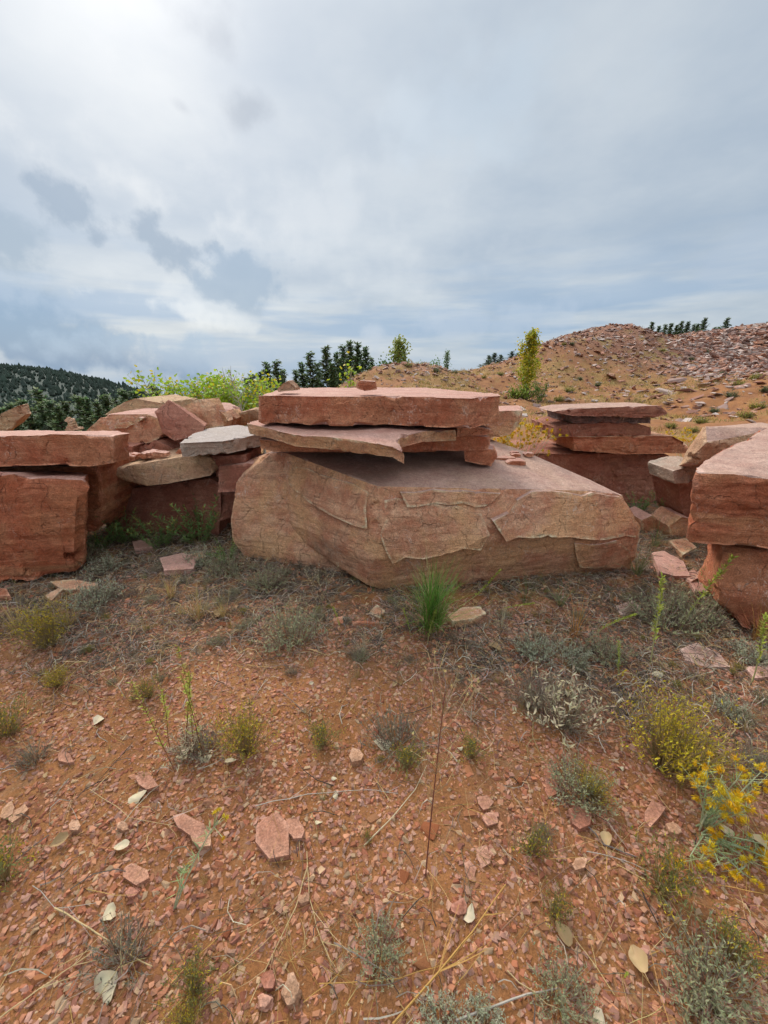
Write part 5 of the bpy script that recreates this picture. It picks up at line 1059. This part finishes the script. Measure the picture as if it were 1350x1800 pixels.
for i, (px, t, d) in enumerate(mid): tree_at(PN[i % 4], px, t, d, 'dark conifer in the row behind the central stack', 'tree', 'conifers behind the central stack', minh=6, wide=1.1)
ridge = [(1147, 567, 55), (1160, 574, 57), (1170, 571, 54), (1180, 569, 55), (1190, 572, 58), (1199, 566, 54), (1210, 566, 55), (1220, 571, 57), (1228, 570, 56), (1240, 560, 52), (1258, 576, 56), (1266, 576, 55), (1280, 560, 50), (1352, 566, 48)]
for i, (px, t, d) in enumerate(ridge): tree_at(PN[i % 5], px, t, d, ORD[i] + ' dark pine from the left on the ridge behind the rubble slope', 'tree', 'pines on the right ridge', minh=4.5, wide=1.3)
for i, (px, t, d) in enumerate([(860, 628, 52), (870, 624, 50), (881, 627, 52), (900, 621, 54), (910, 624, 52)]): tree_at(PN[4], px, t - 3, d - 8, ORD[i] + ' round dark juniper from the left on the skyline left of the yellow aspen', 'tree', 'junipers on the skyline', minh=2.4, wide=2.0)
YA = broadleaf(95, 2.8, .36, ((.60, .48, .03), (.46, .42, .035), (.30, .35, .04)), 3400, .085)
tree_at(YA, 938, 586, 18.7, 'slender yellowing aspen in front of the red mound', 'tree')
GB = broadleaf(96, 1.5, .4, ((.10, .20, .03), (.14, .23, .04)), 900, .07, 'green_bush', .5, 3, .05, (.2, .17, .1))
tree_at(GB, 956, 668, 17.5, 'green leafy bush at the foot of the yellow aspen', 'bush')
tree_at(bush(97, ((.22, .28, .03), (.17, .24, .03))), 915, 665, 18.5, 'low bright green bush left of the yellow aspen', 'bush')
tree_at(broadleaf(98, 5, .3, ((.24, .30, .07), (.32, .33, .08)), 2400, .17), 701, 602, 44, 'pale yellow-green tree above the small mound', 'tree', minh=4)
tree_at(broadleaf(99, 4, .42, ((.075, .14, .03), (.10, .17, .04)), 1400, .16, 'green_tree', .4, 2), 674, 622, 46, 'green leafy tree right of the dark conifers', 'tree', minh=4)
tree_at(GB, 722, 638, 42, 'green bush under the pale yellow-green tree', 'bush', minh=2.5)
tree_at(GB, 749, 629, 44, 'round green bush behind the small mound', 'bush', minh=2.5)
tree_at(broadleaf(100, 4, .16, ((.11, .19, .05), (.14, .21, .06)), 900, .15), 787, 619, 42, 'slim young green tree alone on the skyline', 'tree', minh=3)
AS = ((.32, .46, .03), (.40, .50, .04), (.26, .40, .03), (.33, .46, .035), (.60, .46, .02))
SP = [broadleaf(s, 2.2, .36, AS, 1300, .075, 'aspen_sapling', .4, 4, .3, (.36, .31, .22)) for s in (101, 102)]; SPT = broadleaf(103, 2.6, .2, AS, 150, .07, 'aspen_sapling', .3, 2, .45, (.40, .34, .26))
for i, (px, t, d) in enumerate([(312, 655, 6.6), (345, 668, 6.9), (375, 664, 6.5), (405, 662, 6.8), (432, 668, 6.6)]): tree_at(SP[i % 2], px, t, d, ORD[i] + ' bright lime-green aspen sapling from the left behind the left pile', 'sapling', 'aspen saplings behind the left pile')
tree_at(SPT, 425, 632, 6.3, 'tall thin sapling shoot rising left of the central stack', 'sapling'); tree_at(SPT, 455, 628, 6.0, 'nearly bare sapling whip beside the top slab', 'sapling')
tree_at(broadleaf(104, 2.0, .16, AS, 90, .062, 'aspen_sapling', .3, 1, .7, (.36, .31, .22)), 616, 646, 5.4, 'small sapling tip with yellow leaves peeping over the top slab', 'sapling')

# ------------------------------------------------------------------ rubble and grass of the quarry slope
def build_slope():
    R = np.random.RandomState(21); pal = .9 * np.array([(.42, .23, .165), (.36, .17, .11), (.38, .25, .20), (.46, .33, .27), (.30, .14, .095), (.32, .20, .16), (.48, .37, .31), (.42, .21, .13)])
    def sample(n, x0, x1, y0, y1): return R.uniform(x0, x1, n), R.uniform(y0, y1, n)
    x, y = sample(95000, -3, 52, 13, 44); _, _, sc = cover(x, y); ratio = x / y; heavy = sst(ratio, .66, .8) * sst(y, 22, 27)
    ok = (R.rand(len(x)) < np.clip(sc + .28, 0, 1) * (.30 + .5 * heavy)) & (ratio < 1.35); x, y, heavy = x[ok], y[ok], heavy[ok]
    s = (.05 + .17 * R.rand(len(x)) ** 2.4) * (1 + .9 * heavy)
    tag(link('slope_rubble', scatter_mesh('slope_rubble', np.c_[x, y, H(x, y)], s, M_SLAB, 51, .3, 12, 8, .2, .3, pal)), 'broken red and grey stone rubble covering the quarry slope', 'rubble', kind='stuff')
    meshes = []
    for v in range(14):
        V, F = chip_mesh(1, 700 + v, R.uniform(.14, .3), 9); meshes.append(npmesh('rubble_slab', V, F, M_SLAB, np.repeat(pal[v % len(pal)][None], len(V), 0)))
    k = 0; near = [(1080, 668, 40), (1110, 655, 30), (1130, 690, 34), (1165, 690, 50), (1205, 690, 44), (1185, 672, 44), (1240, 680, 40), (1255, 672, 40), (1300, 680, 56), (1150, 700, 40), (1180, 712, 34), (1240, 712, 40), (1225, 700, 34), (1280, 705, 30), (1285, 728, 26), (1130, 668, 26), (1095, 685, 26), (1320, 745, 30), (1215, 725, 26), (1160, 660, 24), (1260, 695, 30), (1310, 665, 26)]
    def ground_hit(px, py):
        r = ray(px, py); ts = np.linspace(6, 60, 350); X = r[0] / r[1] * ts; Z = CAM_H + r[2] / r[1] * ts; hz = H(X, ts); i = np.argmax(Z < hz)
        return (X[i], ts[i], hz[i]) if Z[i] < hz[i] else None
    for px, py, w in near:
        g = ground_hit(px, py)
        if g is None: continue
        o = link('rubble_slab', meshes[k % 14], None, (g[0], g[1], g[2] + .04), (R.normal(0, .3), R.normal(0, .3), R.uniform(0, 6.28)), w / 690 * g[1] / 2); tag(o, 'large flat slab of waste stone at the foot of the rubble slope', 'stone', 'large waste slabs below the slope'); k += 1
    xs_, ys_ = sample(4000, 3, 46, 15, 42); scs = cover(xs_, ys_)[2]; keep = (xs_ / ys_ < 1.2) & (R.rand(4000) < scs * (.25 + .75 * sst(xs_ / ys_, .62, .8))); xs_, ys_ = xs_[keep][:260], ys_[keep][:260]; zs_ = H(xs_, ys_)
    for xx, yy, zz in zip(xs_, ys_, zs_):
        sz = R.uniform(.2, .45); o = link('rubble_slab', meshes[R.randint(14)], None, (xx, yy, zz + .05), (R.normal(0, .35), R.normal(0, .35), R.uniform(0, 6.28)), sz)
        tag(o, 'flat piece of waste stone lying on the rubble slope', 'stone', 'waste stones on the slope')
    # dry grass of the slope
    mb = MB(); n = 64000; gx, gy = sample(n, -6, 46, 6.5, 44); _, gr, sc = cover(gx, gy); ok = (R.rand(n) < gr * (1 - .8 * sc) * .75) & (gx / gy < 1.3); gx, gy = gx[ok], gy[ok]; gz = H(gx, gy)
    for x_, y_, z_ in zip(gx, gy, gz):
        c = vary(rnd.choice([(.46, .31, .10), (.40, .26, .085), (.33, .25, .09), (.24, .21, .085), (.50, .36, .15)]), .25); s_ = rnd.uniform(.10, .26)
        for q in range(4):
            a = rnd.uniform(0, 6.28); b = Vector((x_ + rnd.uniform(-.12, .12), y_ + rnd.uniform(-.12, .12), z_ - .02)); mb.leaf(b, (math.cos(a) * .5, math.sin(a) * .5, 1), (-math.sin(a), math.cos(a), 0), s_ * rnd.uniform(.6, 1.2), .012, c)
    tag(mb.build('dry_grass', M_VEG), 'dry golden grass growing over the quarry slope', 'grass', kind='stuff')
    B = [bush(111, ((.24, .22, .06), (.30, .27, .05))), bush(112, ((.13, .15, .07), (.17, .18, .08))), bush(113, ((.34, .28, .04), (.22, .22, .06)))]
    shrubs = [(1240, 622, 1, .8), (1005, 608, 1, .6), (990, 608, 2, .5), (1215, 633, 1, .6), (1165, 618, 0, .5), (1325, 668, 0, .8), (1300, 680, 0, .6), (1285, 700, 1, .7), (1330, 720, 2, .7), (1310, 735, 0, .6), (1230, 745, 2, .5), (1270, 660, 1, .6), (1050, 680, 1, .6), (1000, 690, 0, .7), (1020, 668, 1, .5), (980, 706, 0, .6), (765, 655, 1, .7), (800, 658, 1, .6), (720, 646, 0, .6), (1180, 752, 0, .4), (1215, 760, 2, .4), (1140, 735, 0, .5), (880, 660, 0, .6), (850, 665, 2, .5), (1255, 725, 1, .5), (1345, 690, 1, .7)]
    for px, py, v, s_ in shrubs:
        g = ground_hit(px, py)
        if g is None: continue
        s_ *= .62; spawn(B[v], g, ('yellow-green shrub dotting the quarry slope', 'dull olive shrub dotting the quarry slope', 'golden shrub dotting the quarry slope')[v], 'shrub', ('yellow-green shrubs on the slope', 'olive shrubs on the slope', 'golden shrubs on the slope')[v], s_ * 1.6)
build_slope()
